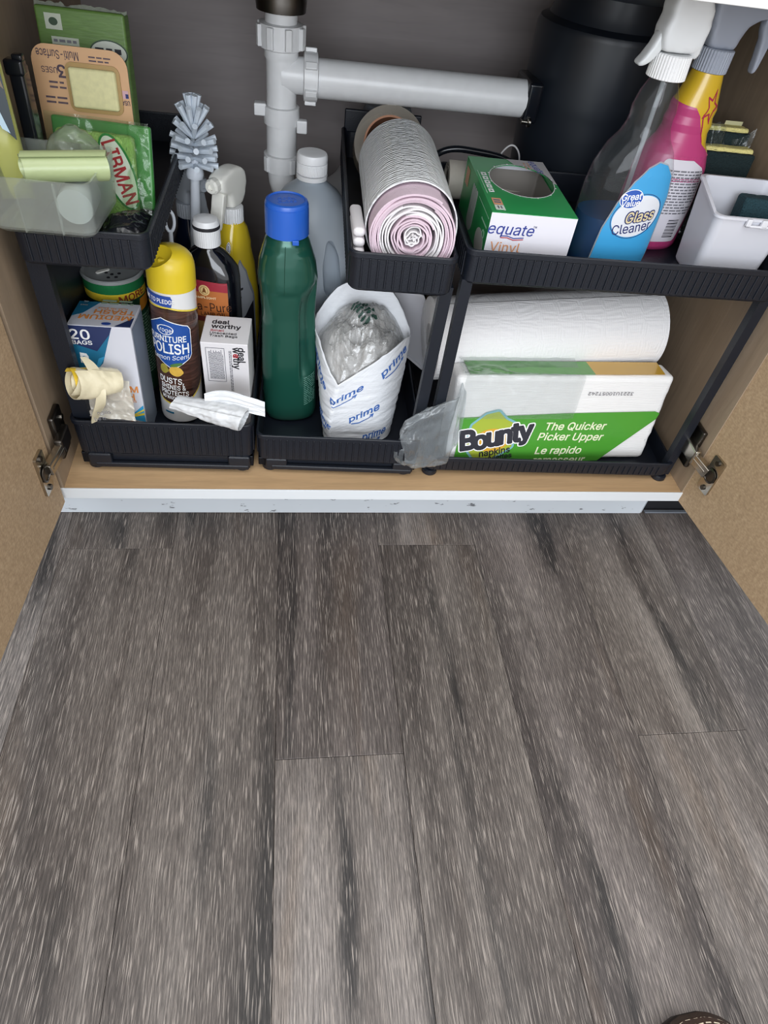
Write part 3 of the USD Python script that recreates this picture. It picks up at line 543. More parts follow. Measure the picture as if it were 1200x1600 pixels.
print_on(lo, 'label_tan', So, R_(-.031, .031, .036, .080), P('label_tan', '#9a7d4a', .5), edge=.006, lift=.0006)
print_on(lo, 'emblem', So, El(.0, .127, .0074, .0074), P('label_cream', '#e8c98c', .5), edge=.004, lift=.0009)
print_on(lo, 'flame', So, El(.0, .127, .0055, .0055).difference(El(0, .127, .005, .005)).union(Polygon([(-.003, .1235), (0, .1315), (.003, .1235), (0, .1245)])), P('ink_brown', '#7a4a1e', .5), edge=.004, lift=.0011)
print_on(lo, 'lettering', So, cat_([T('LAMPLIGHT', .0030, .0, .1165, 4, True, 1.3)]), P('ink_cream', '#f0d9b0', .5), edge=.004, lift=.0009)
print_on(lo, 'lettering', So, cat_([T('Ultra-Pure', .0118, 0, .1035, 3, False, .86), T('LAMP OIL', .006, .010, .093, 3, False, .9)]), P('ink_umber', '#3a2116', .5), edge=.004, lift=.0009)

# trigger spray heads
def trigger(parent, z, mat, s=1.0, face=1, m=None, lever=None):
    """head above height z, nozzle towards local +x"""
    body = Polygon([(-.017, .000), (.012, .000), (.013, .010), (.016, .020), (.030, .026), (.034, .029), (.034, .043), (.028, .046), (.010, .050), (-.010, .050), (-.022, .044), (-.028, .032), (-.026, .018)])
    a = soft(ext(body, .024), .004, 6); a.apply_translation((0, 0, -.012)); a.apply_transform(np.array([[1, 0, 0, 0], [0, 0, 1, 0], [0, 1, 0, 0], [0, 0, 0, 1.]])); a.invert() if a.volume < 0 else None
    noz = lathe([(0, 0), (.0085, 0), (.0095, .002), (.0095, .010), (.0075, .013), (.004, .013), (.0035, .010), (0, .010)], 10); noz.apply_transform(trimesh.transformations.rotation_matrix(np.pi / 2, (0, 1, 0))); noz.apply_translation((.031, 0, .036))
    lv = Polygon([(.016, .026), (.027, .026), (.030, .018), (.034, .004), (.040, -.012), (.041, -.020), (.037, -.022), (.031, -.012), (.024, .002), (.018, .016)])
    b = soft(ext(lv, .018), .003, 6); b.apply_translation((0, 0, -.009)); b.apply_transform(np.array([[1, 0, 0, 0], [0, 0, 1, 0], [0, 1, 0, 0], [0, 0, 0, 1.]])); b.invert() if b.volume < 0 else None
    for k in (a, noz, b): k.apply_scale(s); k.apply_translation((0, 0, z))
    part(parent, 'trigger_head', a, mat, 60); part(parent, 'nozzle', noz, mat, 30); part(parent, 'trigger_lever', b, lever or mat, 60)

ys = thing('yellow_spray_bottle', 'yellow spray bottle with white trigger head and grey label', 'spray bottle', xf((.2135, .279, LF), rz=-118))
yb = [(0, .042, .026), (.004, .044, .028), (.100, .043, .027), (.150, .036, .0245), (.168, .030, .023), (.176, .0285, .0222), (.184, .029, .0222), (.205, .022, .0195), (.212, .0165, .0165), (.222, .0145, .0145)]
part(ys, 'body', loft([ring(z, a, b, 2.4, 56) for z, a, b in yb]), P('bottle_yellow', '#dcc02c', .18, coat=.4))
part(ys, 'collar', fluted(.0165, .214, .234, 30, .0006), white)
trigger(ys, .234, warmw)
ys_s = wrapoval(yb, 2.4)
yl = Polygon([(-.034, .004), (.034, .004), (.034, .110), (.025, .150), (.012, .166), (-.002, .150), (-.018, .110), (-.034, .080)])
print_on(ys, 'label_border', wrapoval(yb, 2.4, 138), yl.buffer(.003), P('label_silver', '#8f939c', .35), edge=.006)
print_on(ys, 'label', wrapoval(yb, 2.4, 138), yl, P('label_ink', '#b6b9c0', .35), edge=.006, lift=.0007)
print_on(ys, 'lettering', wrapoval(yb, 2.4, 138), T('BA', .020, .002, .118, 70, True, .9), ink_black, edge=.004, lift=.001)
print_on(ys, 'dark_panel', wrapoval(yb, 2.4, 138), Polygon([(-.034, .004), (.034, .004), (.034, .100), (.02, .085), (-.034, .06)]), P('label_ink2', '#1c1d2b', .35), edge=.006, lift=.0009)
print_on(ys, 'badge', wrapoval(yb, 2.4, 112), El(0, .186, .0085, .0085), ink_white, edge=.004, lift=.0008)
print_on(ys, 'badge', wrapoval(yb, 2.4, 112), El(0, .186, .0072, .0072).difference(El(0, .186, .0064, .0064)).union(R_(-.003, -.0015, .182, .190)).union(R_(.0005, .002, .182, .190)), ink_navy, edge=.004, lift=.0011)

# carton of small bags: back wall visible lettering turned on its side
w, d, h = .060, .062, .137
dw, F, TP, RS, LS = boxthing('small_bag_carton', 'small white carton with sideways lettering beside the lamp oil bottle', 'carton', xf((.2105, .098, LF), rz=-3, rx=2), w, d, h, P('carton_offwhite', '#e3e1e4', .55))
print_on(dw, 'lettering', TP, cat_([T('deal', .0085, .010, .047, bold=True, align='l', sx=.95), T('worthy', .0085, .010, .037, bold=True, align='l', sx=1.0)]), ink_black)
print_on(dw, 'lettering', TP, cat_([T('Small', .0045, .010, .0275, align='l', sx=1.1)]), ink_red)
print_on(dw, 'lettering', TP, cat_([T('Unscented', .0045, .010, .0215, align='l', sx=1.1), T('Trash Bags', .0045, .010, .0155, align='l', sx=1.1)]), ink_black, lift=.0005)
print_on(dw, 'lettering', F, cat_([T('deal', .0085, .0518, h - .0165, -90, True, 1.0), T('w rthy', .0085, .0450, h - .0215, -90, True, 1.0)]), ink_black)
print_on(dw, 'lettering', F, T('e', .0085, .0450, h - .0178, -90, True, 1.0), ink_red, lift=.0005)
bx = R_(.006, .030, h - .060, h - .007)
print_on(dw, 'text_frame', F, bx.difference(bx.buffer(-.0006)), ink_grey)
rotf = lambda g: affinity.rotate(g, -90, origin=(0, 0))
def vfine(u0, u1, v0, v1, n, seed): g = fine(v0, v1, u0, u1, n, seed, .5); return affinity.affine_transform(g, [0, 1, 1, 0, 0, 0])
print_on(dw, 'fine_print', F, vfine(.009, .028, h - .056, h - .010, 12, 2).union(vfine(.035, .039, h - .075, h - .008, 2, 5)).union(vfine(.009, .026, .022, .056, 8, 6)), ink_grey)
print_on(dw, 'pictogram', F, El(.047, .052, .007, .005).difference(El(.047, .052, .0064, .0044)).union(vfine(.033, .040, .044, .058, 3, 7)).union(vfine(.035, .048, .030, .036, 3, 8)), ink_grey)

# white roll of bags over the front rim
wf = P('white_film', '#dcdfe2', .38, .35, 70, coat=.15)
wr = thing('white_bag_roll', 'crumpled white plastic bag roll lying over the tray rim by the small carton', 'bag roll', xf((.236, .0265, .2165), rz=74, rx=6))
def wroll(u, v):
    A = u * 2.3 * 2 * np.pi; R = .0165 * (1 - .50 * u) * (1 - .45 * np.clip(v - .35, 0, 1) ** 1.3)
    R = R * (1 + .17 * crease(np.stack([np.cos(A) * 1.0, np.sin(A) * 1.0, v * 3.4 + .3 * np.sin(A)], -1), 1.5, 2)); return np.stack([R * np.cos(A + 2.4), v * .092 + .003 * np.sin(A), R * np.sin(A + 2.4) * (1 - .35 * v) - .004 * v], -1)
part(wr, 'rolled_bag', sheet(wroll, 160, 60, .0006), wf, 60)
part(wr, 'core', lathe([(0, .004), (.0045, .004), (.006, .02), (.006, .06), (0, .06)], 20).apply_transform(trimesh.transformations.rotation_matrix(-np.pi / 2, (1, 0, 0))), P('mint_film', '#dfe9e6', .35), 60)
def wtail(u, v):
    p = np.stack([.186 + .076 * u, .046 - .006 * v - .008 * u + .002 * np.sin(6 * u), .228 + .018 * np.sin(1.0 + 2.1 * u) - .004 + .010 * u * (1 - v) - .024 * v * (1 - .62 * u)], -1)
    p[..., 1] += .0022 * crease(np.stack([u * 1.0, v * 5, 0 * u], -1), 1.5, 9); return p
wt2 = part(stage.GetPrimAtPath(wr.GetPath()), 'loose_tail', sheet(wtail, 50, 24, .0004).apply_transform(np.linalg.inv(xf((.236, .0265, .2165), rz=74, rx=6))), wf, 60)

# dish brush with its bristle head
db = thing('dish_brush', 'white dish brush with splayed bristles standing at the back of the tray', 'brush', xf((.157, .262, LF), rz=0, ry=3.0, rx=-2))
bm = P('brush_white', '#d3d9e2', .35)
part(db, 'handle', tube([(-.004, 0, 0), (-.004, 0, .10), (-.002, 0, .20), (0, 0, .275), (0, 0, .296)], [.0075, .0078, .0072, .006, .005], 16), bm)
part(db, 'neck_collar', lathe([(.0, .268), (.0105, .270), (.0115, .276), (.0095, .284), (0, .285)], 24), bm)
rb_ = random.Random(5); tm = P('bristle_white', '#cfd8e2', .4)
for lv in range(7):
    zc = .286 + lv * .0075; nn = 9 if lv < 6 else 6
    for k in range(nn):
        a = 2 * np.pi * (k + .5 * (lv % 2)) / nn; rise = np.interp(lv, [0, 3, 6], [.05, .35, 1.35]); ln = .027 if lv < 5 else .032
        dd = np.array([math.cos(a) * math.cos(rise), math.sin(a) * math.cos(rise) * .8, math.sin(rise)]); p0 = np.array([0, 0, zc]) + dd * .003; p1 = p0 + dd * ln
        part(db, 'bristle_tuft', tube([p0, (p0 + p1) / 2, p1], [.0022, .0031, .0036], 8), tm, 40)

# dark blue bottle with grey trigger behind the brush
gs = thing('grey_trigger_bottle', 'navy bottle with grey trigger head hidden behind the dish brush', 'spray bottle', xf((.152, .323, LF + .002), rz=-50))
part(gs, 'body', loft([ring(z, a, b, 2.5, 48) for z, a, b in [(0, .034, .022), (.004, .036, .024), (.12, .036, .024), (.155, .030, .022), (.18, .017, .017), (.205, .0145, .0145)]]), P('bottle_navy', '#121c33', .15, coat=.4))
gm = P('trigger_grey', '#b7bdc5', .4)
part(gs, 'collar', fluted(.0165, .196, .216, 30, .0006), gm); trigger(gs, .214, gm)

# small white loop-ended brush between polish can and brush
lb = thing('loop_handle_brush', 'thin white cleaning brush with oval hanging loop above the polish can', 'brush', xf((.131, .205, LF), rz=18, ry=3))
el_ = [(.0055 * math.sin(t), 0, .238 + .013 * math.cos(t)) for t in np.linspace(-np.pi, np.pi, 28)]
part(lb, 'hanging_loop', tube(el_, .0021, 10), bm); part(lb, 'handle', tube([(0, 0, 0), (0, 0, .15), (0, 0, .226)], [.004, .0035, .0028], 12), bm)

# ================================================================ LEFT RACK, UPPER TRAY
LU = .4125
milky = film('milky_plastic', '#f4f7f5', .17, .22, '#eef3f1', bump=.05)
fb = thing('frosted_bin', 'frosted clear plastic divider bin overhanging the front of the upper tray', 'bin', xf((.0565, .008, .4495), rz=-4))
def openbox(w, d, h, t=.0016, r=.010, flare=.004, cx=0, cy=None):
    cy = d / 2 if cy is None else cy; o = lambda g, z: at(rrect(w + 2 * g, d + 2 * g, r, 6, cx, cy), z)
    return loft([o(-flare - .004, 0), o(-flare, .004), o(-.0005, h - .0006), o(.0008, h), o(-t + .0005, h), o(-t - flare, .0055), o(-t - flare - .004, .002)])
part(fb, 'bin', openbox(.104, .10, .054), milky, 40)
part(fb, 'divider', B(-.017, -.0155, .004, .096, .002, .044), milky, smooth=False); part(fb, 'divider', B(.018, .0192, .003, .006, .003, .05), milky, smooth=False)
lg = P('lime_film', '#abb888', .35, .25, 90, coat=.2)
gr_ = thing('green_bag_roll', 'pale lime roll of bags resting across the frosted bin', 'bag roll', xf((.046, .032, .5045), rz=-76, rx=0))
part(gr_, 'roll', sheet(lambda u, v: np.stack([(.0145 - .006 * u) * np.cos(u * 14 + 1), v * .074 + .002 * np.sin(u * 20), (.0145 - .006 * u) * np.sin(u * 14 + 1)], -1), 90, 12, .0006), lg, 60)
part(gr_, 'core', tube([(0, .001, 0), (0, .070, 0)], .0085, 18), P('lime_core', '#93b068', .4))
wb = thing('rolled_bag_bundle', 'white bag roll lying low inside the frosted bin', 'bag roll', xf((.086, .040, .4725)))
part(wb, 'roll', tube([(0, -.012, 0), (0, 0, 0), (0, .026, 0)], [.0165, .0175, .0170], 28), P('bag_whitegrey', '#aeb5b6', .4, .3, 90))
cb = thing('crumpled_clear_bag', 'crumpled clear bag poking up behind the lime roll', 'plastic bag')
def cbag(u, v):
    A = u * np.pi * 2; r = .034 * np.sin(v * np.pi * .5 + .02) ** .8; p = np.stack([.080 + r * np.cos(A) * .9, .090 + r * np.sin(A) * .45, .524 - .050 * v ** 1.1], -1)
    k = crease(p, 45, 3); return p + np.stack([np.cos(A), np.sin(A), .6 + 0 * A], -1) * (k * .0055)[..., None]
part(cb, 'film', sheet(cbag, 50, 26, .0003), film('clear_crumple', '#f4f7f2', .14, .12, '#e6efdf', ior=1.3, bump=.2, bscale=90), 50)
# foil pouch at the very left
po = thing('foil_pouch', 'tall yellow and green foil pouch at the far left of the tray', 'pouch', xf((.0185, .078, .456), rz=14, rx=-6))
def pillow(w, h, t, seed=0, wr=.0015):
    def fn(u, v):
        A = u * 2 * np.pi; e = np.sin(np.clip(v, 0, 1) * np.pi) ** .45; x = w / 2 * np.sign(np.cos(A)) * np.abs(np.cos(A)) ** .7; y = t / 2 * np.sign(np.sin(A)) * np.abs(np.sin(A)) ** .8 * e
        p = np.stack([x, y, v * h + 0 * u], -1); k = crease(p, 40, seed); p[..., 1] += wr * k * e; return p
    u, v = np.meshgrid(np.arange(48) / 48, np.linspace(0, 1, 30), indexing='ij'); P_ = fn(u, v); return loft([P_[:, j] for j in range(30)])
part(po, 'pouch', pillow(.030, .150, .022, 4), P('pouch_lime', '#b9ba68', .3, coat=.4))
Fp = plane((-.015, -.0128, 0), (1, 0, 0), (0, 0, 1))
print_on(po, 'dark_panel', Fp, Polygon([(.001, .076), (.012, .074), (.028, .056), (.029, .146), (.001, .146)]), P('pouch_dark', '#25323a', .35))
print_on(po, 'blue_stripe', Fp, Polygon([(.002, .120), (.018, .066), (.024, .062), (.008, .130)]), P('pouch_blue', '#b9d3e2', .35), lift=.0008)
print_on(po, 'green_panel', Fp, Polygon([(.001, .124), (.022, .128), (.022, .146), (.001, .146)]), P('pouch_green', '#5a7440', .35), lift=.0008)
print_on(po, 'brown_motif', Fp, Polygon([(.012, .124), (.026, .112), (.028, .098), (.022, .104), (.020, .116)]), P('pouch_brown', '#7c6a54', .4), lift=.001)
# slim black box standing beside the orange pack
bb = thing('slim_black_case', 'slim black plastic case wedged between the pouch and orange pack', 'case', xf((.0315, .113, .4165), rz=0, rx=-4))
part(bb, 'case', RB(-.008, .006, 0, .022, 0, .146, .003), blackg); part(bb, 'clip', cat_([RB(-.010, .008, -.003, .012, .138, .152, .003), RB(-.002, .008, .0, .010, .150, .156, .002)]), blackg)
# orange carded pack
w, d, h = .096, .018, .150
oc = thing('orange_carded_pack', 'orange carded pack printed upside down with a cream eraser pad window', 'blister pack', xf((.0745, .172, .4185), rz=-3, rx=-7))
crd = Polygon(rrect(w, h, .016, 8, 0, h / 2)); part(oc, 'card', ext(crd, .0012).apply_transform(np.array([[1, 0, 0, 0], [0, 0, -1, 0], [0, 1, 0, 0], [0, 0, 0, 1.]])), P('card_orange', '#cfa47a', .55), smooth=30)
part(oc, 'box', RB(-w / 2, w / 2 - .004, .0002, d, 0, h - .014, .002), P('pack_greygreen', '#84847e', .5))
Fo = plane((-w / 2, -.0012, 0), (1, 0, 0), (0, 0, 1))
wnd = Polygon(rrect(.050, .040, .005, 6, .060, .114))
print_on(oc, 'window_rim', Fo, wnd.buffer(.0025), P('card_rim', '#a98a55', .4), th=.0012)
pad = RB(-.024, .024, -.0045, 0, .096, .133, .003); pad.apply_translation((.060 - w / 2, -.0012, -.0005)); part(oc, 'eraser_pad', pad, P('pad_cream', '#d9d3a0', .6, vary=.06), label='cream pad under clear window')
print_on(oc, 'lettering', Fo, cat_([T('3', .0110, .0285, .127, 180, True), T('USES', .0052, .0165, .1275, 180, False, .9), T('Multi-Surface', .0075, .027, .1415, 180, False, .62)]), P('ink_plum', '#4a3a46', .6))
print_on(oc, 'fine_print', Fo, fine(.014, .031, .110, .119, 2, 3, .4).union(fine(.008, .031, .096, .105, 2, 5, .4)).union(fine(.058, .080, .1375, .144, 2, 6, .4)), P('ink_plum2', '#5b4a50', .6))
print_on(oc, 'flag_mark', Fo, R_(.0880, .0940, .108, .1155), P('flag_pink', '#c9a0a8', .5)); print_on(oc, 'flag_canton', Fo, R_(.0910, .0940, .1085, .1125), ink_navy, lift=.0007); print_on(oc, 'lettering', Fo, T('USA', .0042, .0905, .104, 180, True, .7) if True else None, P('ink_plum3', '#5b4a50', .6))
# tall green pack behind
gp = thing('green_pack', 'green paper pack standing behind the orange card', 'pack', xf((.0705, .2125, .416), rz=-3, rx=-8))
part(gp, 'pack', RB(-.046, .046, 0, .022, 0, .176, .003), P('pack_green', '#5d7d3c', .45, .2, 60, vary=.12, stretch=(1, 1, 8)))
Fg = plane((-.046, 0, 0), (1, 0, 0), (0, 0, 1))
print_on(gp, 'white_badge', Fg, R_(.010, .027, .156, .170), P('badge_pale', '#b9c0ae', .5)); print_on(gp, 'badge_mark', Fg, El(.0185, .163, .0045, .0035), P('ink_darkgreen', '#2f4630', .5), lift=.0007)
print_on(gp, 'white_strip', Fg, R_(.014, .042, .143, .150), P('badge_pale2', '#b9c0ae', .5)); print_on(gp, 'strip_print', Fg, fine(.016, .040, .1445, .1485, 1, 4), ink_grey, lift=.0007)
print_on(gp, 'logo_oval', Fg, El(.072, .140, .020, .012), P('badge_pale3', '#c4c9bd', .5)); print_on(gp, 'logo_rim', Fg, El(.072, .140, .020, .012).difference(El(.072, .140, .0185, .0108)), P('ink_darkgreen2', '#2f4630', .5), lift=.0007)
print_on(gp, 'lettering', Fg, fine(.058, .086, .139, .145, 1, 9, .8), ink_black, lift=.0009)
part(gp, 'torn_edge', sheet(lambda u, v: np.stack([-.046 + .094 * u, .004 + .003 * v, .174 + .004 * v + .003 * crease(np.stack([u * 9, v, 0 * u], -1), 1.3)], -1), 50, 4, .0003), film('torn_film', '#e8ece4', .35, .15, '#dfe6d8'), 40)
# sponge cloth pack in crinkled film
lp = thing('sponge_cloth_pack', 'green sponge pack with red lettering down its white oval, in clear film', 'sponge pack', xf((.0865, .134, .4165), rz=-8, rx=-14))
part(lp, 'backing', RB(-.054, .052, .010, .018, .012, .096, .003), P('pack_leafgreen', '#3f8a3f', .4, .3, 50, coat=.5))
spg = RB(-.046, .037, -.006, .009, .002, .086, .006, 2).subdivide_to_size(.005); v = np.array(spg.vertices); spg.vertices = v + .0012 * (meshkit.noise(v * 300, 4)[:, None] - .5)
part(lp, 'sponge', spg, P('sponge_lime', '#9cc46a', .8, .9, 420, vary=.15), 60, label='lime green sponge')
Fl = plane((0, -.0075, .046), (1, 0, 0), (0, 0, 1))
ovl = affinity.rotate(affinity.scale(Point(0, 0).buffer(1, 24), .036, .0145), -70, origin=(0, 0)); ovl = affinity.translate(ovl, .0215, .004)
print_on(lp, 'logo_border', Fl, ovl.buffer(.0022), P('logo_green', '#2c7d38', .4)); print_on(lp, 'logo_oval', Fl, ovl, P('logo_pale', '#cdd8c4', .4), lift=.0007)
print_on(lp, 'lettering', Fl, T('LIBMAN', .0150, .0230, .004, -70, True, .80), P('logo_red', '#a03034', .4), lift=.001)
def wrapf(u, v):
    p = np.stack([-.054 + .110 * u, -.009 + .006 * v - .002 * np.sin(u * 9) + 0 * u, .004 + .096 * v], -1); k = crease(np.stack([u * 3 + v, v * 2.2, 0 * u], -1), 2.2, 8); p[..., 1] -= .003 * (1 + k) * (.2 + .8 * (u > .80)); return p
part(lp, 'film', sheet(wrapf, 70, 60, .0002), film('wrap_film', '#f6faf4', .03, .10, '#d8e8d2', ior=1.3, bump=.2, bscale=70), 50)
# black plastic bag in the tray corner
pb = thing('black_plastic_bag', 'crumpled glossy black plastic bag at the front corner of the upper tray', 'plastic bag')
def bbag(u, v):
    p = np.stack([.096 + .048 * u, .042 + .080 * v, .4175 + .024 * np.sin(np.pi * np.clip(u * .9 + .08, 0, 1)) ** .5 * np.sin(np.pi * np.clip(v * .92 + .06, 0, 1)) ** .5], -1)
    p[..., 2] += .005 * (crease(p, 60, 6) + .3); return p
part(pb, 'film', sheet(bbag, 60, 70, .0003), P('bin_bag_black', '#17191f', .2, .5, 120, coat=.3), 40)

# ================================================================ MIDDLE RACK, LOWER TRAY
MF = Z0 + .0275
dg = thing('dishwasher_gel_bottle', 'tall dark green gel bottle with bright blue cap', 'bottle', xf((.2945, .142, MF), rz=4, ry=-1.0))
dgs = [(0, .032, .026), (.004, .0365, .030), (.012, .038, .0315), (.10, .0375, .031), (.165, .0345, .030), (.195, .036, .031), (.215, .0375, .031), (.235, .035, .029), (.262, .0265, .0255), (.268, .0225, .0225), (.278, .022, .022)]
dgm = loft([ring(z, a, b, 2.5 if z < .25 else 2, 72) for z, a, b in dgs])
# finger grip pressed into the right of the front, as on the real bottle
v = np.array(dgm.vertices); 
dgz = np.linspace(0, .278, 90); fx, fy = prof_fn(dgs)
rr_ = []
for z in dgz:
    r_ = ring(z, float(fx(np.array([z]))[0]), float(fy(np.array([z]))[0]), 2.5 if z < .25 else 2.1, 96)
    ang = np.arctan2(r_[:, 0], -r_[:, 1]); g = np.exp(-(((ang - .80) / .36) ** 8 + ((z - .140 - .02 * (ang - .8)) / .060) ** 6)); r_[:, :2] *= (1 - .27 * g)[:, None]
    sh = np.exp(-((ang + .1) / .55) ** 4) * np.clip((z - .200) / .006, 0, 1) * np.clip((.262 - z) / .05, 0, 1); r_[:, :2] *= (1 + .05 * sh)[:, None]
    rr_.append(r_)
dgreen = P('gel_green', '#1f5648', .24, .03, 200, coat=.3, metallic=.35)
part(dg, 'body', loft(rr_), dgreen, 60)
bc = P('cap_blue', '#2b62c4', .3)
part(dg, 'cap', cat_([lathe([(.0245, .268), (.0262, .2688), (.0258, .295), (.0256, .3015), (.0248, .3018)], 60), lathe([(.0250, .301), (.0254, .303), (.0240, .3065), (.0215, .3075), (.0205, .3060), (0, .3060)], 60), RB(.004, .012, -.0275, -.024, .264, .270, .001)]), bc, 40, label='bright blue cap')
print_on(dg, 'cap_embossing', plane((0, 0, .3060), (1, 0, 0), (0, 1, 0)), cat_([T('OPEN', .006, 0, .004, 8, True), T('CLOSE', .005, 0, -.005, 8, True)]), bc, th=.0004, lift=0)
part(dg, 'mould_seam', tube([(-.004, -.0262, .262), (-.0055, -.0300, .240), (-.0065, -.0324, .215), (-.0065, -.0327, .203)], .0004, 6), dgreen)
print_on(dg, 'fine_print', wrapoval(dgs, 2.5, 0), affinity.skew(fine(.018, .038, .030, .078, 15, 12, .34), 0, 14, origin=(.018, .03)), P('print_mint', '#68988a', .4), edge=.005, lift=.0006)
print_on(dg, 'label_edge', wrapoval(dgs, 2.5, 0), R_(.0435, .066, .062, .138), P('label_plum', '#4b2f52', .4), edge=.005, lift=.0006)

jg = thing('vinegar_jug', 'grey translucent handled jug with white cap behind the green bottle', 'jug', xf((.3215, .262, MF), rz=0))
jz = np.linspace(0, 1, 60); jr = []
jsec = [(0, .054, .045, 0), (.005, .0575, .049, 0), (.15, .058, .050, 0), (.20, .0585, .050, 0), (.230, .058, .048, 0), (.255, .049, .042, 0), (.272, .036, .033, 0), (.282, .022, .022, 0), (.286, .0175, .0175, 0), (.295, .0165, .0165, 0)]
jm = mf(loft([ring(z, a, b, 2.7 if z < .21 else 2.1, 72) for z, a, b, _ in jsec]))
hole = mf(soft(ext(Polygon([(.020, .150), (.040, .140), (.044, .165), (.038, .205), (.028, .228), (.020, .225), (.016, .19)]),   .14), .008, 4).apply_transform(np.array([[1, 0, 0, 0], [0, 0, -1, -.030 + .0], [0, 1, 0, 0], [0, 0, 0, 1.]])))
try: q = (jm - hole).to_mesh(); jmesh = trimesh.Trimesh(q.vert_properties[:, :3], q.tri_verts)
except Exception as e: print('jug', e); jmesh = None
hdpe = film('jug_hdpe', '#aab3bb', .72, .3, '#aeb7c0')
part(jg, 'body', jmesh, P('jug_grey', '#a4aeb8', .38), 40)
part(jg, 'handle_rim', tube(spline([(.022, -.040, .226), (.034, -.034, .214), (.043, -.028, .180), (.045, -.027, .150)], 20), .0035, 10), P('jug_grey2', '#98a2ad', .38), 60)
part(jg, 'cap', cat_([fluted(.0195, .2945, .308, 60, .0003), lathe([(.0192, .3085), (.0198, .309), (.0198, .3155), (.0185, .3185), (.016, .3195), (0, .319)], 48), lathe([(.017, .288), (.0202, .2885), (.0202, .2935), (.017, .294)], 48)]), white)
print_on(jg, 'label_edge', wrapoval([k[:3] for k in jsec], 2.7, 0), R_(-.064, -.046, .070, .150), P('label_palegrey', '#a9aeb2', .5), edge=.006)
print_on(jg, 'fine_print', wrapoval([k[:3] for k in jsec], 2.7, 0), affinity.translate(vfine(-.062, -.048, .075, .147, 5, 3), 0, 0), ink_grey, edge=.006, lift=.0007)

# bubble mailer stood open, stuffed with clear bags
em = thing('bubble_mailer', 'white bubble mailer with blue prime lettering standing open', 'mailer')
rimp = spline([(.357, .072, .240), (.392, .083, .260), (.432, .100, .283), (.452, .128, .282), (.461, .155, .272), (.446, .178, .302), (.424, .190, .322), (.395, .193, .324), (.368, .188, .325), (.344, .178, .306), (.329, .160, .290), (.331, .118, .281), (.341, .092, .262), (.357, .072, .240)], 73)[:-1]
bs = spline([(.3490, .066, 0), (.385, .070, 0), (.425, .076, 0), (.438, .090, 0), (.440, .105, 0), (.432, .115, 0), (.42, .120, 0), (.40, .122, 0), (.38, .118, 0), (.36, .112, 0), (.347, .104, 0), (.343, .092, 0), (.343, .079, 0), (.3490, .066, 0)], 73)[:-1]
bs[:, 2] = MF + .001
def mail(off, n=46):
    ri = []
    for t in np.linspace(0, 1, n):
        p = bs * (1 - t) + rimp * t; s = math.sin(t * np.pi); ce = p.mean(0); dv = p - ce; dv[:, 2] = 0; nn = dv / np.linalg.norm(dv, axis=1)[:, None]
        k = crease(np.c_[p[:, 0] * 2.2 + p[:, 2] * .6, p[:, 1] * 2.2, p[:, 2] * 17], 12, 3, 2); p = p + nn * ((.0016 * k + .004 * s)[:, None] - off)
        p[:, 2] += -off * 0; ri.append(p)
    return ri
o_, i_ = mail(0), mail(.0018)
mailer_m = P('mailer_white', '#e0e3e8', .45, .6, 110, stretch=(.35, .35, 1.6))
part(em, 'pouch', loft(o_ + i_[::-1], True, True), mailer_m, 50)
blu = P('prime_blue', '#3f68ae', .5)
def mailS(i0, flat_u, half=.0):
    """print surface on the mailer wall: u along the ring in metres from ring position i0, v = height share 0..1"""
    O = np.array(o_); nV, nU = O.shape[:2]
    mid = O[nV // 2]; L_ = np.r_[0, np.cumsum(np.linalg.norm(np.roll(mid, -1, 0) - mid, axis=1))]
    def S(q):
        u = (np.interp(i0, np.arange(nU + 1), L_) + q[:, 0]) % L_[-1]; fi = np.interp(u, L_, np.arange(nU + 1)); fv = np.clip(q[:, 1] / .15, 0, 1) * (nV - 1)
        a, b = np.floor(fi).astype(int), np.floor(fv).astype(int); b = np.minimum(b, nV - 2); s, t = (fi - a)[:, None], (fv - b)[:, None]; A = lambda j, i: O[j, i % nU]
        p = (A(b, a) * (1 - s) + A(b, a + 1) * s) * (1 - t) + (A(b + 1, a) * (1 - s) + A(b + 1, a + 1) * s) * t
        ce = O.mean(1)[b]; n = p - ce; n[:, 2] = 0; n /= np.linalg.norm(n, axis=1)[:, None]; return p + n * q[:, 2:]
    return S
def prime(u, v, h=.0135, rot=12):
    sm = LineString([(-.019, -.0125), (-.008, -.0155), (.006, -.0140), (.014, -.0105)]).buffer(.0009).union(LineString([(.009, -.0095), (.0142, -.0103), (.0125, -.0145)]).buffer(.0007))
    m = cat_([T('prime', h, 0, 0, 0, True, 1.02), ext(sm, 1.0)]); r = math.radians(rot); k = np.eye(4); k[:2, :2] = [[math.cos(r), -math.sin(r)], [math.sin(r), math.cos(r)]]; k[:2, 3] = u, v; m.apply_transform(k); return m
Sm = mailS(0, 0)
for (u, v, ro) in ((.016, .112, 6), (.054, .058, 14), (.083, .128, 24), (-.020, .050, -8), (.090, .014, 10), (-.040, .120, -20)):
    print_on(em, 'lettering', Sm, prime(u, v, .0125, ro), blu, edge=.005, lift=.0006)
cbg = thing('clear_bag_bundle', 'bundle of clear bags with dark print stuffed in the mailer', 'plastic bag')
hb_ = np.array(i_[38]); hce = hb_.mean(0)
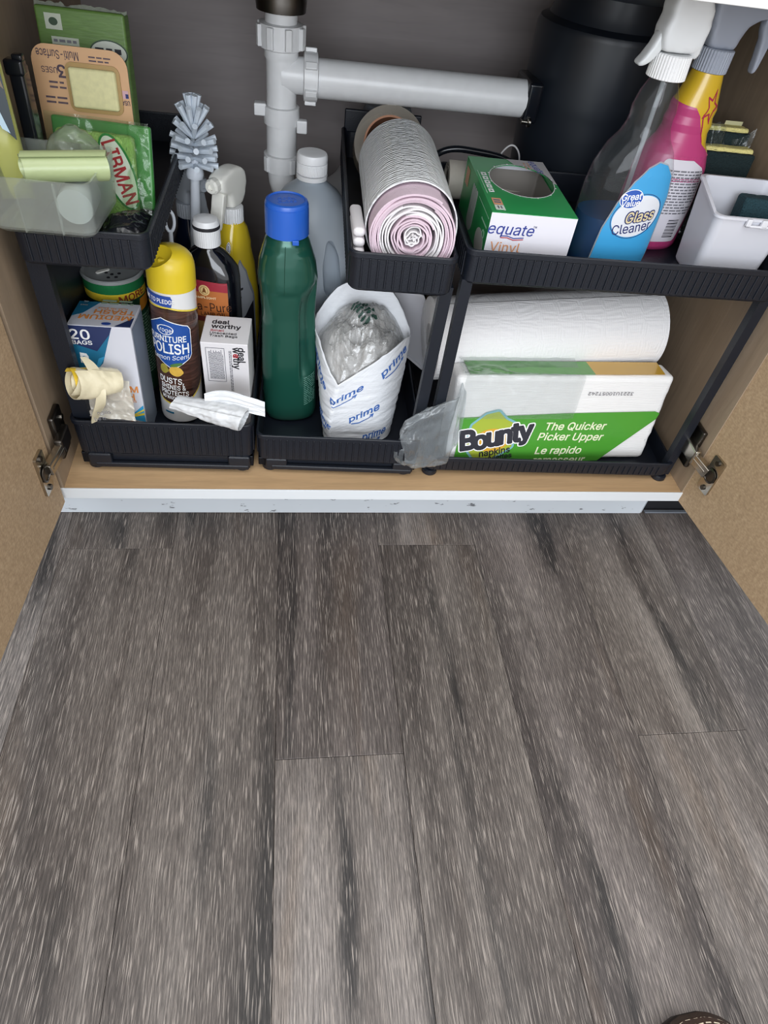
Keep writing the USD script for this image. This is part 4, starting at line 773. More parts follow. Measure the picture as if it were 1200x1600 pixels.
def heapz(x, y):
    """height of the bags' surface over the mailer's inside; edge ring at share 0.83 of the wall"""
    ang = np.arctan2(y - hce[1], x - hce[0]); ra = np.arctan2(hb_[:, 1] - hce[1], hb_[:, 0] - hce[0]); o = np.argsort(ra); rr = np.hypot(hb_[:, 0] - hce[0], hb_[:, 1] - hce[1])
    R = np.interp(ang, ra[o], rr[o], period=2 * np.pi); Z = np.interp(ang, ra[o], hb_[o, 2], period=2 * np.pi); r = np.clip(np.hypot(x - hce[0], y - hce[1]) / R, 0, 1)
    base = hce[2] * (1 - r) + Z * r + .024 * (1 - r ** 2.2); P_ = np.stack([x, y, 0 * x + .2], -1)
    return base + (.010 * crease(P_, 60, 12, 4) + .006 * crease(P_ * (1, 1, 1), 26, 5, 2)) * (1 - r ** 6)
def heap(u, v):
    k = (u * 72) % 72; i0 = np.floor(k).astype(int) % 72; f = (k - np.floor(k))[..., None]; e = hb_[i0] * (1 - f) + hb_[(i0 + 1) % 72] * f
    p = hce * (1 - v[..., None]) + e * v[..., None] * .985 + hce * .015 * v[..., None]; p[..., 2] = heapz(p[..., 0], p[..., 1]); return p
part(cbg, 'film', sheet(heap, 100, 60, .0003), film('bundle_film', '#f6f6f6', .18, .10, '#e4e4e3', ior=1.45, bump=.3, bscale=110), 30)
part(cbg, 'inner_film', sheet(lambda u, v: (heap(u, v) - hce) * np.array([.96, .96, 1]) + hce + np.array([0, 0, -.007]) + .003 * np.stack([crease(np.stack([u * 9, v * 7, 0 * u], -1), 1, 4)] * 3, -1), 80, 40, .0003), P('bundle_body', '#cfcfce', .22, .5, 120, coat=.5), 30)
def heapS(q):
    a = .62; x = .392 + q[:, 0] * math.cos(a) - q[:, 1] * math.sin(a); y = .136 + q[:, 0] * math.sin(a) + q[:, 1] * math.cos(a)
    return np.c_[x, y, heapz(x, y) + .0015 + q[:, 2]]
print_on(cbg, 'fine_print', heapS, fine(-.004, .020, -.006, .026, 6, 14, .5), P('ink_forest', '#28493f', .5), lift=.001, edge=.003)
# cut white card behind the mailer
wc = thing('white_card', 'pale grey card with clipped corner leaning behind the mailer', 'card', xf((0, .222, 0)))
cp = Polygon([(.425, MF + .01), (.506, MF + .01 + .0), (.512, .165), (.510, .250), (.488, .296), (.445, .310), (.425, .30)]).buffer(-.002).buffer(.002)
cp = Polygon([(.415, .225), (.478, .188), (.504, .166), (.508, .250), (.486, .296), (.445, .308), (.415, .30)]).buffer(-.002).buffer(.002)
part(wc, 'card', ext(cp, .003).apply_transform(np.array([[1, 0, 0, 0], [0, 0, -1, .0], [0, 1, 0, 0], [0, 0, 0, 1.]])), P('card_grey', '#c6c5ca', .6), smooth=30)
part(wc, 'folded_edge', ext(cp.difference(cp.buffer(-.004)), .0015).apply_transform(np.array([[1, 0, 0, 0], [0, 0, -1, -.003], [0, 1, 0, 0], [0, 0, 0, 1.]])), P('card_grey2', '#cfced2', .6), smooth=30)

# ================================================================ MIDDLE RACK, UPPER TRAY
def quilt(name, col, sx, k=1.0):
    n = {'t': ('texture_coordinate', {}), 'm': ('mapping', {'scale': sx}), 'm2': ('mapping', {'scale': sx, 'rotation': (0, 0, math.pi / 2)}),
         'v': ('voronoi_texture', {'scale': 1.0, 'feature': 'f1', 'randomness': .35}), 'b': ('bump', {'strength': .55 * k, 'distance': .004}),
         'n2': ('noise_texture', {'scale': 900.0}), 'b2': ('bump', {'strength': .1, 'distance': .001}), 'p': ('principled_bsdf', {'base_color': c(col), 'roughness': .85, 'specular_ior_level': .15})}
    return usdkit.material(stage, '/World/Looks/' + name, n, [('t.object', 'm.vector'), ('m.vector', 'v.vector'), ('v.distance', 'b.height'), ('t.object', 'n2.vector'), ('n2.fac', 'b2.height'), ('b.normal', 'b2.normal'), ('b2.normal', 'p.normal')], 'p.BSDF')
pr = thing('pink_cloth_roll', 'big roll of white quilted sheets with pink edges on the narrow tray', 'roll', xf((.4240, .044, .4555), rz=-2.5))
pk = P('sheet_pink', '#d9c3cf', .8, .2, 400); wk = P('sheet_white', '#e6e2e4', .85, .2, 400)
RO = .0515
def spiral(r0, r1, turns, th, y0, y1, a0=0, seed=0, wob=.0012, ny=6):
    n = int(turns * 64)
    def fn(u, v):
        A = a0 + u * turns * 2 * np.pi; r = r0 + (r1 - r0) * u + wob * (meshkit.noise(np.stack([np.cos(A) * 2.2, np.sin(A) * 2.2, u * turns * 1.1], -1), seed) - .5) * 2
        return np.stack([r * np.cos(A), y0 + (y1 - y0) * v + (1 - v) * .004 * (meshkit.noise(np.stack([A * .9, 0 * A, 0 * A], -1), seed + 3) - .5), r * np.sin(A)], -1)
    return sheet(fn, n, ny, th)
part(pr, 'layer', spiral(RO - .0035, .0375, 5.0, .0019, .000, .19, 1.0, 1, .0009), pk, 50, label='pink edged outer windings')
part(pr, 'layer', spiral(.0368, .0255, 4.0, .0018, .001, .17, 2.0, 2, .0012), wk, 50, label='white windings')
part(pr, 'layer', spiral(.0248, .013, 4.0, .0019, .000, .15, .5, 4, .0014), pk, 50)
part(pr, 'layer', spiral(.0115, .002, 3.2, .0015, .002, .12, .0, 7, .0024), wk, 50, label='loose crumpled centre windings')
part(pr, 'outer_sheet', sheet(lambda u, v: np.stack([(RO + .0008 * np.sin(7 * u + 3 * v)) * np.cos(u * 6.5 - .4), .024 + .196 * v + .002 * np.sin(u * 12) * (1 - v), (RO + .0008 * np.sin(5 * u)) * np.sin(u * 6.5 - .4)], -1), 110, 40, .0016), quilt('quilted_white', '#e4e6e7', (115, 190, 115), 1.8), 60, label='white quilted outer sheet')
part(pr, 'back_end', lathe([(0, 0), (RO - .002, 0), (RO - .004, .02), (0, .02)], 40).apply_transform(trimesh.transformations.rotation_matrix(-np.pi / 2, (1, 0, 0))).apply_translation((0, .196, 0)), wk)
fc = thing('folded_cloth', 'small folded pale cloth squeezed between roll and tray wall', 'cloth')
for k in range(5):
    part(fc, 'fold', RB(.3620 - .0004 * k, .3745 - .0002 * k, .046 + .002 * k, .12, .4065 + k * .0105, .4165 + k * .0105, .0045, 2), wk, 60)
tr = thing('tape_roll', 'clear packing tape roll with orange core behind the pink roll', 'tape roll', xf((.4295, .358, .437), rz=-3, rx=62))
def annulus(ri, ro, h): return loft([ring(0, ro, n=56), ring(h, ro, n=56), ring(h, ri, n=56), ring(0, ri, n=56), ring(0, ro, n=56)], False, False)
part(tr, 'tape', annulus(.036, .0485, .048), film('tape_clear', '#efe9dc', .45, .1, '#d5cec2'), 40); part(tr, 'core', annulus(.0335, .036, .049), P('core_orange', '#b98568', .6), 40)
gk = thing('grey_canister', 'plain grey canister at the back under the horizontal pipe', 'canister', xf((.441, .47, Z0)))
part(gk, 'body', lathe([(0, 0), (.034, 0), (.036, .003), (.036, .345), (.033, .352), (0, .353)], 40), P('canister_grey', '#858d97', .45)); part(gk, 'rim', lathe([(.036, .336), (.0375, .337), (.0375, .343), (.036, .344)], 40), P('canister_grey2', '#78808a', .45))

# ================================================================ RIGHT RACK, LOWER TRAY
pt = thing('paper_towel_roll', 'white embossed paper towel roll lying across the lower tray', 'paper towel roll', xf((.490, .158, .263), rz=3.5, ry=-3.7))
def towelmat():
    n = {'t': ('texture_coordinate', {}), 'm': ('mapping', {'scale': (36, 36, 36)}), 'v': ('voronoi_texture', {'scale': .9, 'feature': 'distance_to_edge', 'randomness': .25}), 'r': ('math', {'math_type': 'multiply', 'value2': 38.0}), 's': ('math', {'math_type': 'sine'}),
         'f': ('voronoi_texture', {'scale': 9.0, 'randomness': .2}), 'ad': ('math', {'math_type': 'multiply_add', 'value2': .6}), 'b': ('bump', {'strength': .16, 'distance': .002}), 'p': ('principled_bsdf', {'base_color': c('#f0eff0'), 'roughness': .85, 'specular_ior_level': .15})}
    return usdkit.material(stage, '/World/Looks/towel_emboss', n, [('t.object', 'm.vector'), ('m.vector', 'v.vector'), ('v.distance', 'r.value1'), ('r.value', 's.value1'), ('m.vector', 'f.vector'), ('s.value', 'ad.value1'), ('f.distance', 'ad.value3'), ('ad.value', 'b.height'), ('b.normal', 'p.normal')], 'p.BSDF')
TR, TL = .0575, .334
kx = trimesh.transformations.rotation_matrix(np.pi / 2, (0, 1, 0))
part(pt, 'paper', lathe([(.021, 0), (TR - .003, 0), (TR, .002), (TR, TL - .002), (TR - .003, TL), (.021, TL), (.021, 0)], 72).apply_transform(kx), towelmat(), 40)
part(pt, 'tube', loft([ring(z, r, n=40) for r, z in ((.0195, .001), (.0208, .001), (.0208, TL - .001), (.0195, TL - .001), (.0195, .001))], False, False).apply_transform(kx), P('kraft', '#a58a68', .8))
part(pt, 'loose_sheet', sheet(lambda u, v: np.stack([TL * v, -(TR + .0006 + .0012 * u) * np.cos(-.9 + 2.3 * u), (TR + .0006 + .0012 * u) * np.sin(-.9 + 2.3 * u)], -1), 40, 8, .0004), towelmat.__call__() if False else stage.GetPrimAtPath('/World/Looks/towel_emboss') and UsdShade.Material.Get(stage, '/World/Looks/towel_emboss'), 60)

RF = Z0 + .0125
nk = thing('napkin_pack', 'green and white bounty napkin pack with crumpled open film end', 'napkin pack', xf((.512, .046, RF), rz=2.6, rx=-6))
w, d, h = .322, .042, .142
stk = []
rn = random.Random(4)
npaper = P('napkin_white', '#ecebea', .8, .4, 160, stretch=(.2, 1, 5))
core = RB(.004, w, 0, d, 0, h, .008, 2).subdivide_to_size(.012); v = np.array(core.vertices); nz = crease(v * (1, 1, 2.5), 22, 3)
core.vertices = v + (v - v.mean(0)) / np.linalg.norm(v - v.mean(0), axis=1)[:, None] * (nz * .0012)[:, None]
# top right corner sits a little proud, as in a stuffed wrapper
vv = np.array(core.vertices); vv[:, 0] += .018 * (vv[:, 2] / h) * (vv[:, 0] / w) ** 3 * 0; core.vertices = vv
part(nk, 'napkins', core, npaper, 40)
Fn = plane((0, -.0016, 0), (1, 0, 0), (0, 0, 1))
ngreen = P('bounty_green', '#4e9c35', .3, .35, 60, coat=.5)
gpoly = Polygon([(.018, -.0), (.246, .0), (.316, .074), (.318, .084), (.310, .087), (.17, .0845), (.016, .078), (.020, .04)])
print_on(nk, 'green_panel', Fn, gpoly, ngreen)
bl = Polygon([(.040, .064), (.056, .080), (.070, .084), (.082, .072), (.098, .064), (.098, .030), (.075, .012), (.05, .012), (.036, .03)]).buffer(.004)
print_on(nk, 'burst_edge', Fn, bl.buffer(.0035), P('bounty_sky', '#7fb7bf', .35), lift=.0006)
print_on(nk, 'burst', Fn, bl, P('bounty_lime', '#a8b840', .35), lift=.0008)
print_on(nk, 'burst_center', Fn, El(.070, .040, .026, .020), P('bounty_gold', '#d9a83a', .35), lift=.001)
t1 = T('BOUNTY', .001, 0, 0) if False else None
bt = cat_([T('B', .030, .036, .040, 10, True, .85), T('O', .029, .0555, .0455, 10, True, .85), T('U', .029, .0745, .050, 10, True, .85), T('N', .029, .0935, .053, 9, True, .85), T('T', .029, .1105, .0555, 8, True, .85), T('Y', .029, .1265, .0575, 8, True, .85)])
lo_t = [('b', .034, .041, .032), ('o', .0525, .041, .030), ('u', .0705, .046, .030), ('n', .0885, .050, .030), ('t', .1035, .054, .032), ('y', .1180, .057, .030)]
def bounty(grow):
    out = []
    for ch, u, vv_, hh in lo_t:
        m = T(ch.upper() if ch == 'b' else ch, hh, u, vv_, 10, True, .92); out.append(m)
    return cat_(out)
def outline(mesh, g):
    f2 = [Polygon(mesh.vertices[t][:, :2]) for t in mesh.faces]; return union_all([q for q in f2 if q.is_valid and q.area > 1e-10]).buffer(g)
bsh = outline(bounty(0), .0)
print_on(nk, 'logo_outline', Fn, bsh.buffer(.0034), ink_white, lift=.0012); print_on(nk, 'logo_lettering', Fn, bsh.buffer(.0014), P('ink_charcoal', '#33343c', .4), lift=.0014)
print_on(nk, 'lettering', Fn, cat_([T('napkins', .0105, .078, .0205, 10, True, .9), T('serviettes', .0085, .082, .010, 10, True, .9)]), ink_black, lift=.0014)
wl = [T('The Quicker', .0125, .146, .063, 0, True, .96, 'l', .12), T('Picker Upper', .0125, .140, .0455, -1, True, .98, 'l', .12), T('Le rapido', .0125, .142, .0205, 0, True, .98, 'l', .12), T('ramasseur', .0125, .142, .003, 0, True, .98, 'l', .12)]
print_on(nk, 'lettering', Fn, cat_(wl), P('ink_cream2', '#e8eccb', .4), lift=.0008)
print_on(nk, 'fine_print', Fn, cat_([T('3221U1005T242', .0052, .230, .1165, 180, False, 1.15)]), ink_grey)
Tn = plane((0, 0, h + .0016), (1, 0, 0), (0, 1, 0))
print_on(nk, 'top_green', Tn, R_(.02, .20, .003, .039), ngreen, lift=.0005); print_on(nk, 'top_gold', Tn, Polygon([(.20, .003), (.306, .004), (.310, .039), (.20, .039)]), P('bounty_yellow', '#d8a93a', .35, coat=.4), lift=.0005)
# clear film: over the left half of the pack and the gathered open end
cf = film('napkin_film', '#f8f9f9', .04, .12, '#f0f4f5', ior=1.3, bump=.15, bscale=80)
def over(u, v):
    a = v * 2.4; y = np.where(a < 1, -.004, -.004 + (a - 1) * .033); z = np.where(a < 1, .078 + .066 * a, .146 + .003 * np.sin(a * 3)); p = np.stack([.012 + .17 * u, y + 0 * u, z], -1)
    k = crease(np.stack([u * 3 + v, v * 3, 0 * u], -1), 2.0, 6); p[..., 1] -= .004 * k * (1 - .4 * u) + .002; p[..., 2] += .005 * np.abs(k) * (1 - u); return p
part(nk, 'film', sheet(over, 60, 40, .0002), cf, 50)
def gather(u, v):
    t = u; ht = .118 * (1 - t) ** .6 + .056 * t; zc = .070 * (1 - t) + .052 * t; x = .018 - .088 * t; a = v * 2 * np.pi
    yb = .022 - .040 * np.minimum(1, t * 5.0) - .006 * t; r = .026 * (1 - t) ** 12 + .007
    p = np.stack([x + .006 * np.sin(a * 2) * t, yb - .105 * np.clip(zc + ht / 2 * np.sin(a), 0, 1) * np.minimum(1, t * 4) + r * np.cos(a), zc + ht / 2 * np.sin(a) + .004 + 0 * t], -1)
    k = crease(np.stack([u * 2.2, np.cos(a) * .9, np.sin(a) * .9], -1), 2.1, 15); return p + np.stack([0 * a, np.cos(a), np.sin(a)], -1) * (k * .006 * (.3 + t))[..., None]
part(nk, 'film', sheet(gather, 60, 80, .0002), film('gather_film', '#f5f7f8', .10, .12, '#e4eaee', ior=1.38, bump=.25, bscale=90), 50, label='crumpled open end of the clear wrapper')

# ================================================================ RIGHT RACK, UPPER TRAY
RU = .4175
w, d, h = .099, .168, .063
gb = thing('glove_box', 'green and white box of vinyl gloves with oval opening', 'box', xf((.562, .067, RU), rz=-1.5))
gg = P('box_green', '#2f9a55', .4, coat=.3); gw = P('box_white', '#e4e2ea', .45)
hole = affinity.translate(affinity.scale(Point(0, 0).buffer(1, 24), .039, .050), .055, .098)
pl = lambda z: None
top = ext(R_(0, w, 0, d).difference(hole), .0007); top.apply_translation((-w / 2, 0, h - .0007)); part(gb, 'top_panel', top, gg, smooth=False)
part(gb, 'front_panel', B(-w / 2, w / 2, 0, .0007, 0, h - .0007), gw, smooth=False); part(gb, 'back_panel', B(-w / 2, w / 2, d - .0007, d, 0, h - .0007), gw, smooth=False)
part(gb, 'side_panel', B(-w / 2, -w / 2 + .0007, .0007, d - .0007, 0, h - .0007), gg, smooth=False); part(gb, 'side_panel', B(w / 2 - .0007, w / 2, .0007, d - .0007, 0, h - .0007), gg, smooth=False)
part(gb, 'bottom_panel', B(-w / 2 + .0007, w / 2 - .0007, .0007, d - .0007, 0, .0007), P('box_kraft', '#9a938c', .8), smooth=False)
part(gb, 'inner_lining', loft([at(rrect(w - .004, d - .004, .003, 3, 0, d / 2), z) for z in (.001, .052)], True, False), P('box_inside', '#8d8781', .8), smooth=False, label='grey inside of the box')
F = plane((-w / 2, 0, 0), (1, 0, 0), (0, 0, 1)); TP = plane((-w / 2, 0, h), (1, 0, 0), (0, 1, 0)); LS = plane((-w / 2, d, 0), (0, -1, 0), (0, 0, 1))
print_on(gb, 'hole_edge', TP, hole.buffer(.0009).difference(hole), ink_white)
print_on(gb, 'hole_edge', TP, union_all([Point(.055 + .0405 * math.cos(a), .098 + .0515 * math.sin(a)).buffer(.0011, 4) for a in np.arange(12) / 12 * 2 * np.pi + .2]), ink_white, lift=.0006)
print_on(gb, 'lettering', F, T('equate', .0120, .0265, .0455, 0, False, 1.02, 'c', .18), P('equate_blue', '#33408f', .5)); print_on(gb, 'lettering', F, T('TM', .0020, .0525, .0500), ink_navy, lift=.0006)
print_on(gb, 'logo_wave', F, LineString([(.016, .0375), (.023, .0378), (.031, .0355), (.042, .0368)]).buffer(.0005), P('equate_blue2', '#33408f', .5)); print_on(gb, 'logo_wave', F, LineString([(.016, .0355), (.023, .0358), (.031, .0335), (.042, .0348)]).buffer(.0005), P('equate_red', '#b8434e', .5))
print_on(gb, 'lettering', F, cat_([T('Vinyl', .0105, .0060, .0250, 0, False, 1.05, 'l'), T('Multi-Purpose Gloves', .0070, .0060, .0110, 0, False, .9, 'l')]), P('vinyl_orange', '#d99b72', .5))
print_on(gb, 'white_corner', TP, Polygon([(.050, d - .0006), (.058, d - .022), (.068, d - .040), (.082, d - .058), (.099 - .0006, d - .074), (w - .0006, d - .0006)]).difference(hole), P('box_grey', '#c9c7c8', .5)); print_on(gb, 'lettering', TP, T('equate', .010, .085, d - .022, -82, False, .9, 'c', .18), P('equate_blue3', '#5a64a0', .5), lift=.0006)
print_on(gb, 'fine_print', TP, vfine(.068, .078, d - .03, d - .008, 2, 6), P('print_peach', '#cfae9a', .5), lift=.0006)
for k in range(5): print_on(gb, 'icon', TP, R_(.0065, .0130, .055 + k * .0125, .0645 + k * .0125).difference(R_(.0085, .0110, .0575 + k * .0125, .0615 + k * .0125)), ink_white)
print_on(gb, 'fine_print', TP, vfine(.0025, .0045, .05, .12, 1, 4), P('print_palegreen2', '#a9d3b6', .5), lift=.0006)
print_on(gb, 'orange_tag', TP, R_(.0055, .0165, .020, .038), P('tag_orange', '#e0a07c', .5)); print_on(gb, 'white_tag', TP, R_(.0055, .0165, .006, .019), P('tag_white', '#d9e4d9', .5)); print_on(gb, 'tag_print', TP, vfine(.0075, .0145, .009, .0165, 2, 5).union(fine(.007, .015, .023, .035, 2, 5)), ink_grey, lift=.0006)
print_on(gb, 'hand_motif', LS, union_all([LineString([(.06 + .008 * k, .012), (.064 + .008 * k, .050)]).buffer(.0038) for k in range(4)] + [El(.072, .014, .016, .012)]), P('motif_grey', '#a9b0a8', .5)); print_on(gb, 'hand_motif', LS, El(.138, .014, .022, .016).intersection(R_(.1, d, .001, h)), P('motif_grey2', '#b9b9b2', .5)); print_on(gb, 'fine_print', LS, R_(.13, .16, .040, .042).union(R_(.10, .162, .052, .0528)).union(T and El(.150, .030, .006, .005).difference(El(.150, .030, .004, .003))), P('print_palegreen3', '#a9d3b6', .5))
print_on(gb, 'orange_tag', LS, R_(.012, .030, .036, .056), P('tag_orange2', '#cf9a78', .5))

# glass cleaner in its clear bottle
gc = thing('glass_cleaner_bottle', 'clear glass cleaner spray bottle with blue oval label', 'spray bottle', xf((.676, .108, RU), rz=3, ry=-.5))
gcs = [(0, .045, .029), (.004, .049, .032), (.020, .050, .033), (.085, .0495, .0325), (.108, .046, .031), (.128, .037, .0275), (.140, .029, .0235), (.150, .0245, .0215), (.158, .0235, .0208), (.166, .0242, .021), (.172, .0225, .0205), (.180, .0205, .0195), (.190, .0155, .0155), (.198, .0138, .0138)]
gsh = [ring(z, a, b, 2.5 if z < .13 else 2.1, 72) for z, a, b in gcs]
part(gc, 'body', loft(gsh, True, False), film('pet_clear', '#f7f9fa', .03, .05, '#dfe6ea', ior=1.32), 50, label='clear bottle body')
lq = [(z, a - .0015, b - .0015) for z, a, b in gcs if z < .05] + [(.058, .0480, .0312)]
part(gc, 'liquid', loft([ring(max(z, .002), a, b, 2.5, 72) for z, a, b in lq]), film('blue_liquid', '#3f86bf', .35, .05, '#2a6cab', ior=1.2), 50, label='blue liquid left in the bottom')
Sg = wrapoval(gcs, 2.5)
lpoly = Polygon([(-.033, .002), (.040, .002), (.042, .050), (.042, .090), (.039, .108), (.031, .119), (.017, .122), (.003, .116), (-.010, .102), (-.021, .080), (-.029, .050)]).buffer(-.003).buffer(.003)
print_on(gc, 'label_rim', Sg, lpoly.buffer(.0016).difference(lpoly), film('label_rim_clear', '#e8eef2', .4, .1, '#dfe6ea'), edge=.005, lift=.0004)
print_on(gc, 'label', Sg, lpoly, P('label_skyblue', '#3f9fd6', .3, coat=.3), edge=.005, lift=.0006)
Sg1 = Sg; Sg = lambda q: Sg1(q + np.array([-.0035, .021, 0]))
Er = affinity.rotate(El(.0095, .045, .0285, .0225), 22)
print_on(gc, 'oval_outline', Sg, Er.buffer(.0016).difference(Er.buffer(.0010)), ink_navy, edge=.004, lift=.0009)
print_on(gc, 'white_oval', Sg, Er, P('label_white', '#dcdfe6', .35), edge=.005, lift=.001)
ge = affinity.rotate(El(-.004, .064, .0125, .0095), 12)
print_on(gc, 'brand_oval_edge', Sg, ge.buffer(.0008), ink_white, edge=.004, lift=.0012); print_on(gc, 'brand_oval', Sg, ge, P('brand_blue', '#2f58b0', .35), edge=.004, lift=.0014)
print_on(gc, 'lettering', Sg, cat_([T('Great', .0068, -.0045, .0665, 8, True, .95, 'c', .12), T('Value', .0062, -.0035, .0595, 8, True, .95, 'c', .12)]), ink_white, edge=.004, lift=.0016)
gsh2 = outline(T('Glass', .0115, .0140, .0460, 10, True, .84, 'c', .15), 0)
print_on(gc, 'lettering', Sg, gsh2.buffer(.0011), ink_navy, edge=.003, lift=.0014); print_on(gc, 'lettering', Sg, gsh2, P('ink_gold', '#d8c9a0', .4), edge=.003, lift=.0017)
print_on(gc, 'lettering', Sg, T('Cleaner', .0108, .0085, .0325, 10, False, .86), ink_navy, edge=.004, lift=.0014)
part(gc, 'collar', fluted(.0195, .194, .216, 40, .0006, .0006), P('collar_white', '#f2f2f2', .35), 30)
gh = thing('x', '', '') if False else gc
hd = Polygon([(-.022, .000), (.012, .000), (.0125, -.004), (.0175, -.004), (.0195, .002), (.0205, .030), (.0175, .040), (.008, .052), (-.004, .058), (-.022, .058), (-.024, .046), (-.026, .036), (-.0235, .030), (-.027, .020), (-.026, .010)])
a = soft(ext(hd, .030), .004, 6); a.apply_translation((0, 0, -.015)); a.apply_transform(np.array([[1, 0, 0, 0], [0, 0, 1, 0], [0, 1, 0, 0], [0, 0, 0, 1.]])); a.invert() if a.volume < 0 else None
a.apply_translation((.003, 0, .217)); part(gc, 'trigger_head', a, P('head_white', '#e3e5e6', .35), 60)
lv = soft(ext(Polygon([(-.020, .020), (-.027, .016), (-.031, .004), (-.036, -.006), (-.041, -.012), (-.038, -.015), (-.030, -.012), (-.023, -.004), (-.018, .006)]), .016), .003, 5); lv.apply_translation((0, 0, -.008)); lv.apply_transform(np.array([[1, 0, 0, 0], [0, 0, 1, 0], [0, 1, 0, 0], [0, 0, 0, 1.]])); lv.invert() if lv.volume < 0 else None
lv.apply_translation((.003, 0, .217)); part(gc, 'trigger_lever', lv, P('lever_white', '#dfe2e3', .35), 60)
part(gc, 'dip_tube', tube([(.002, 0, .006), (.001, 0, .10), (0, 0, .20)], .0026, 10), film('tube_clear', '#eef2f4', .3, .1, '#dfe6ea'))

# stain remover bottle: pink body, yellow neck, grey trigger
sr = thing('pink_spray_bottle', 'pink and yellow cleaner spray bottle with grey trigger and star emblem', 'spray bottle', xf((.750, .170, RU), rz=6, ry=1.0))
srs = [(0, .043, .028), (.004, .046, .031), (.06, .0465, .031), (.095, .0445, .030), (.112, .038, .0275), (.124, .0295, .0245), (.134, .0265, .0225), (.142, .0275, .023), (.150, .0252, .0215), (.158, .0262, .022), (.166, .0235, .0205), (.180, .0195, .0185), (.192, .0165, .0165), (.2, .0145, .0145)]
fxs, fys = prof_fn(srs)
zz = lambda a_, b_, n_: [ring(z, float(fxs(np.array([z]))[0]), float(fys(np.array([z]))[0]), 2.4, 64) for z in np.linspace(a_, b_, n_)]
part(sr, 'body', loft(zz(0, .114, 40)), P('bottle_pink', '#bd4078', .3, .1, 300, vary=.08, coat=.3), 50); part(sr, 'neck', loft(zz(.1135, .2, 34)), P('bottle_gold', '#dcb52f', .25, coat=.4), 50, label='yellow grip neck')
Ssr = wrapoval(srs, 2.4)
print_on(sr, 'pink_shoulder', Ssr, Polygon([(-.09, .112), (.044, .112), (.034, .119), (.022, .125), (.010, .137), (-.003, .152), (-.018, .160), (-.09, .163)]), P('bottle_pink2', '#bd4078', .3), edge=.004, lift=.0006)
star = Polygon([((.0175 if i % 2 == 0 else .0072) * math.sin(i * math.pi / 5 + .25), (.0175 if i % 2 == 0 else .0072) * math.cos(i * math.pi / 5 + .25)) for i in range(10)])
st_ = affinity.translate(star, .016, .162)
print_on(sr, 'star_emblem', Ssr, st_.buffer(.0006).difference(st_.buffer(-.0012)).union(LineString([(.004, .154), (.010, .140), (.020, .127)]).buffer(.0011)), P('star_red', '#b32a52', .35), edge=.003, lift=.0006)
wl_ = Polygon([(-.030, .012), (.030, .012), (.036, .045), (.037, .085), (.030, .100), (.012, .108), (-.03, .108)]).buffer(-.005).buffer(.005)
print_on(sr, 'white_label', Ssr, wl_, P('label_pinkwhite', '#dcd8e0', .4), edge=.005, lift=.0006)
print_on(sr, 'fine_print', Ssr, fine(-.022, .034, .046, .098, 15, 22, .45), ink_grey, edge=.006, lift=.0009); print_on(sr, 'fine_print', Ssr, fine(-.022, .034, .084, .089, 2, 24, .4), P('ink_pink', '#b04a78', .5), edge=.006, lift=.001)
brc = union_all([R_(.008, .024, .018 + k * .0014, .018 + k * .0014 + (.0004 if k % 3 else .0009)) for k in range(16)])
print_on(sr, 'bar_print', Ssr, brc, ink_black, edge=.006, lift=.0009)
gt = P('trigger_bluegrey', '#a3a9b6', .4)
part(sr, 'collar', fluted(.0185, .192, .214, 36, .0006), gt, 30)
b2 = soft(ext(Polygon([(-.017, 0), (.016, 0), (.018, .010), (.022, .022), (.034, .030), (.046, .030), (.058, .036), (.080, .037), (.080, .052), (.040, .056), (-.018, .055), (-.028, .048), (-.022, .020)]), .022), .004, 5); b2.apply_translation((0, 0, -.011)); b2.apply_transform(np.array([[1, 0, 0, 0], [0, 0, 1, 0], [0, 1, 0, 0], [0, 0, 0, 1.]])); b2.invert() if b2.volume < 0 else None
b2.apply_translation((0, 0, .213)); part(sr, 'trigger_head', b2, gt, 60)
l2 = soft(ext(Polygon([(.042, .036), (.060, .038), (.060, .028), (.058, .010), (.058, -.006), (.055, -.020), (.052, -.020), (.050, -.004), (.047, .012), (.042, .022)]), .012), .003, 4); l2.apply_translation((0, 0, -.006)); l2.apply_transform(np.array([[1, 0, 0, 0], [0, 0, 1, 0], [0, 1, 0, 0], [0, 0, 0, 1.]])); l2.invert() if l2.volume < 0 else None
l2.apply_translation((0, 0, .213)); part(sr, 'trigger_lever', l2, gt, 60)

# white hanging bin with low scooped front
hb = thing('white_bin', 'white plastic bin with scooped rim holding a teal sponge', 'bin', xf((.818, .058, RU), rz=-2))
def scoop():
    w, d = .094, .074; lo_, hi_ = .0800, .098; o = lambda g: rrect(w + 2 * g, d + 2 * g, .010, 8, 0, d / 2)
    def zt(p, e=0): t = np.clip((p[:, 1] - .004) / (d - .008), 0, 1); t = t * t * (3 - 2 * t); return lo_ + (hi_ - lo_) * t + e
    A = [at(o(-.008), 0), at(o(-.0065), .003)]; t1_ = o(-.0005); r1 = np.c_[t1_, zt(t1_, -.004)]; l0 = o(.0018); r2 = np.c_[l0, zt(l0, -.003)]; r3 = np.c_[l0, zt(l0, -.0005)]; l1 = o(.0002); r4 = np.c_[l1, zt(l1, .0003)]; l2_ = o(-.0022); r5 = np.c_[l2_, zt(l2_)]
    return loft(A + [r1, r2, r3, r4, r5, at(o(-.0088), .0045)])
part(hb, 'bin', scoop(), P('bin_white', '#d3d4dc', .3), 35)
part(hb, 'rim_clip', cat_([RB(-.012, .046, -.0048, -.0012, .071, .0735, .001), RB(-.012, -.006, -.0048, -.0006, .071, .080, .001), RB(.006, .014, -.0048, -.0006, .0705, .080, .001), RB(.026, .034, -.0048, -.0006, .0705, .080, .001)]), P('bin_white2', '#dfe0e6', .3), 35)
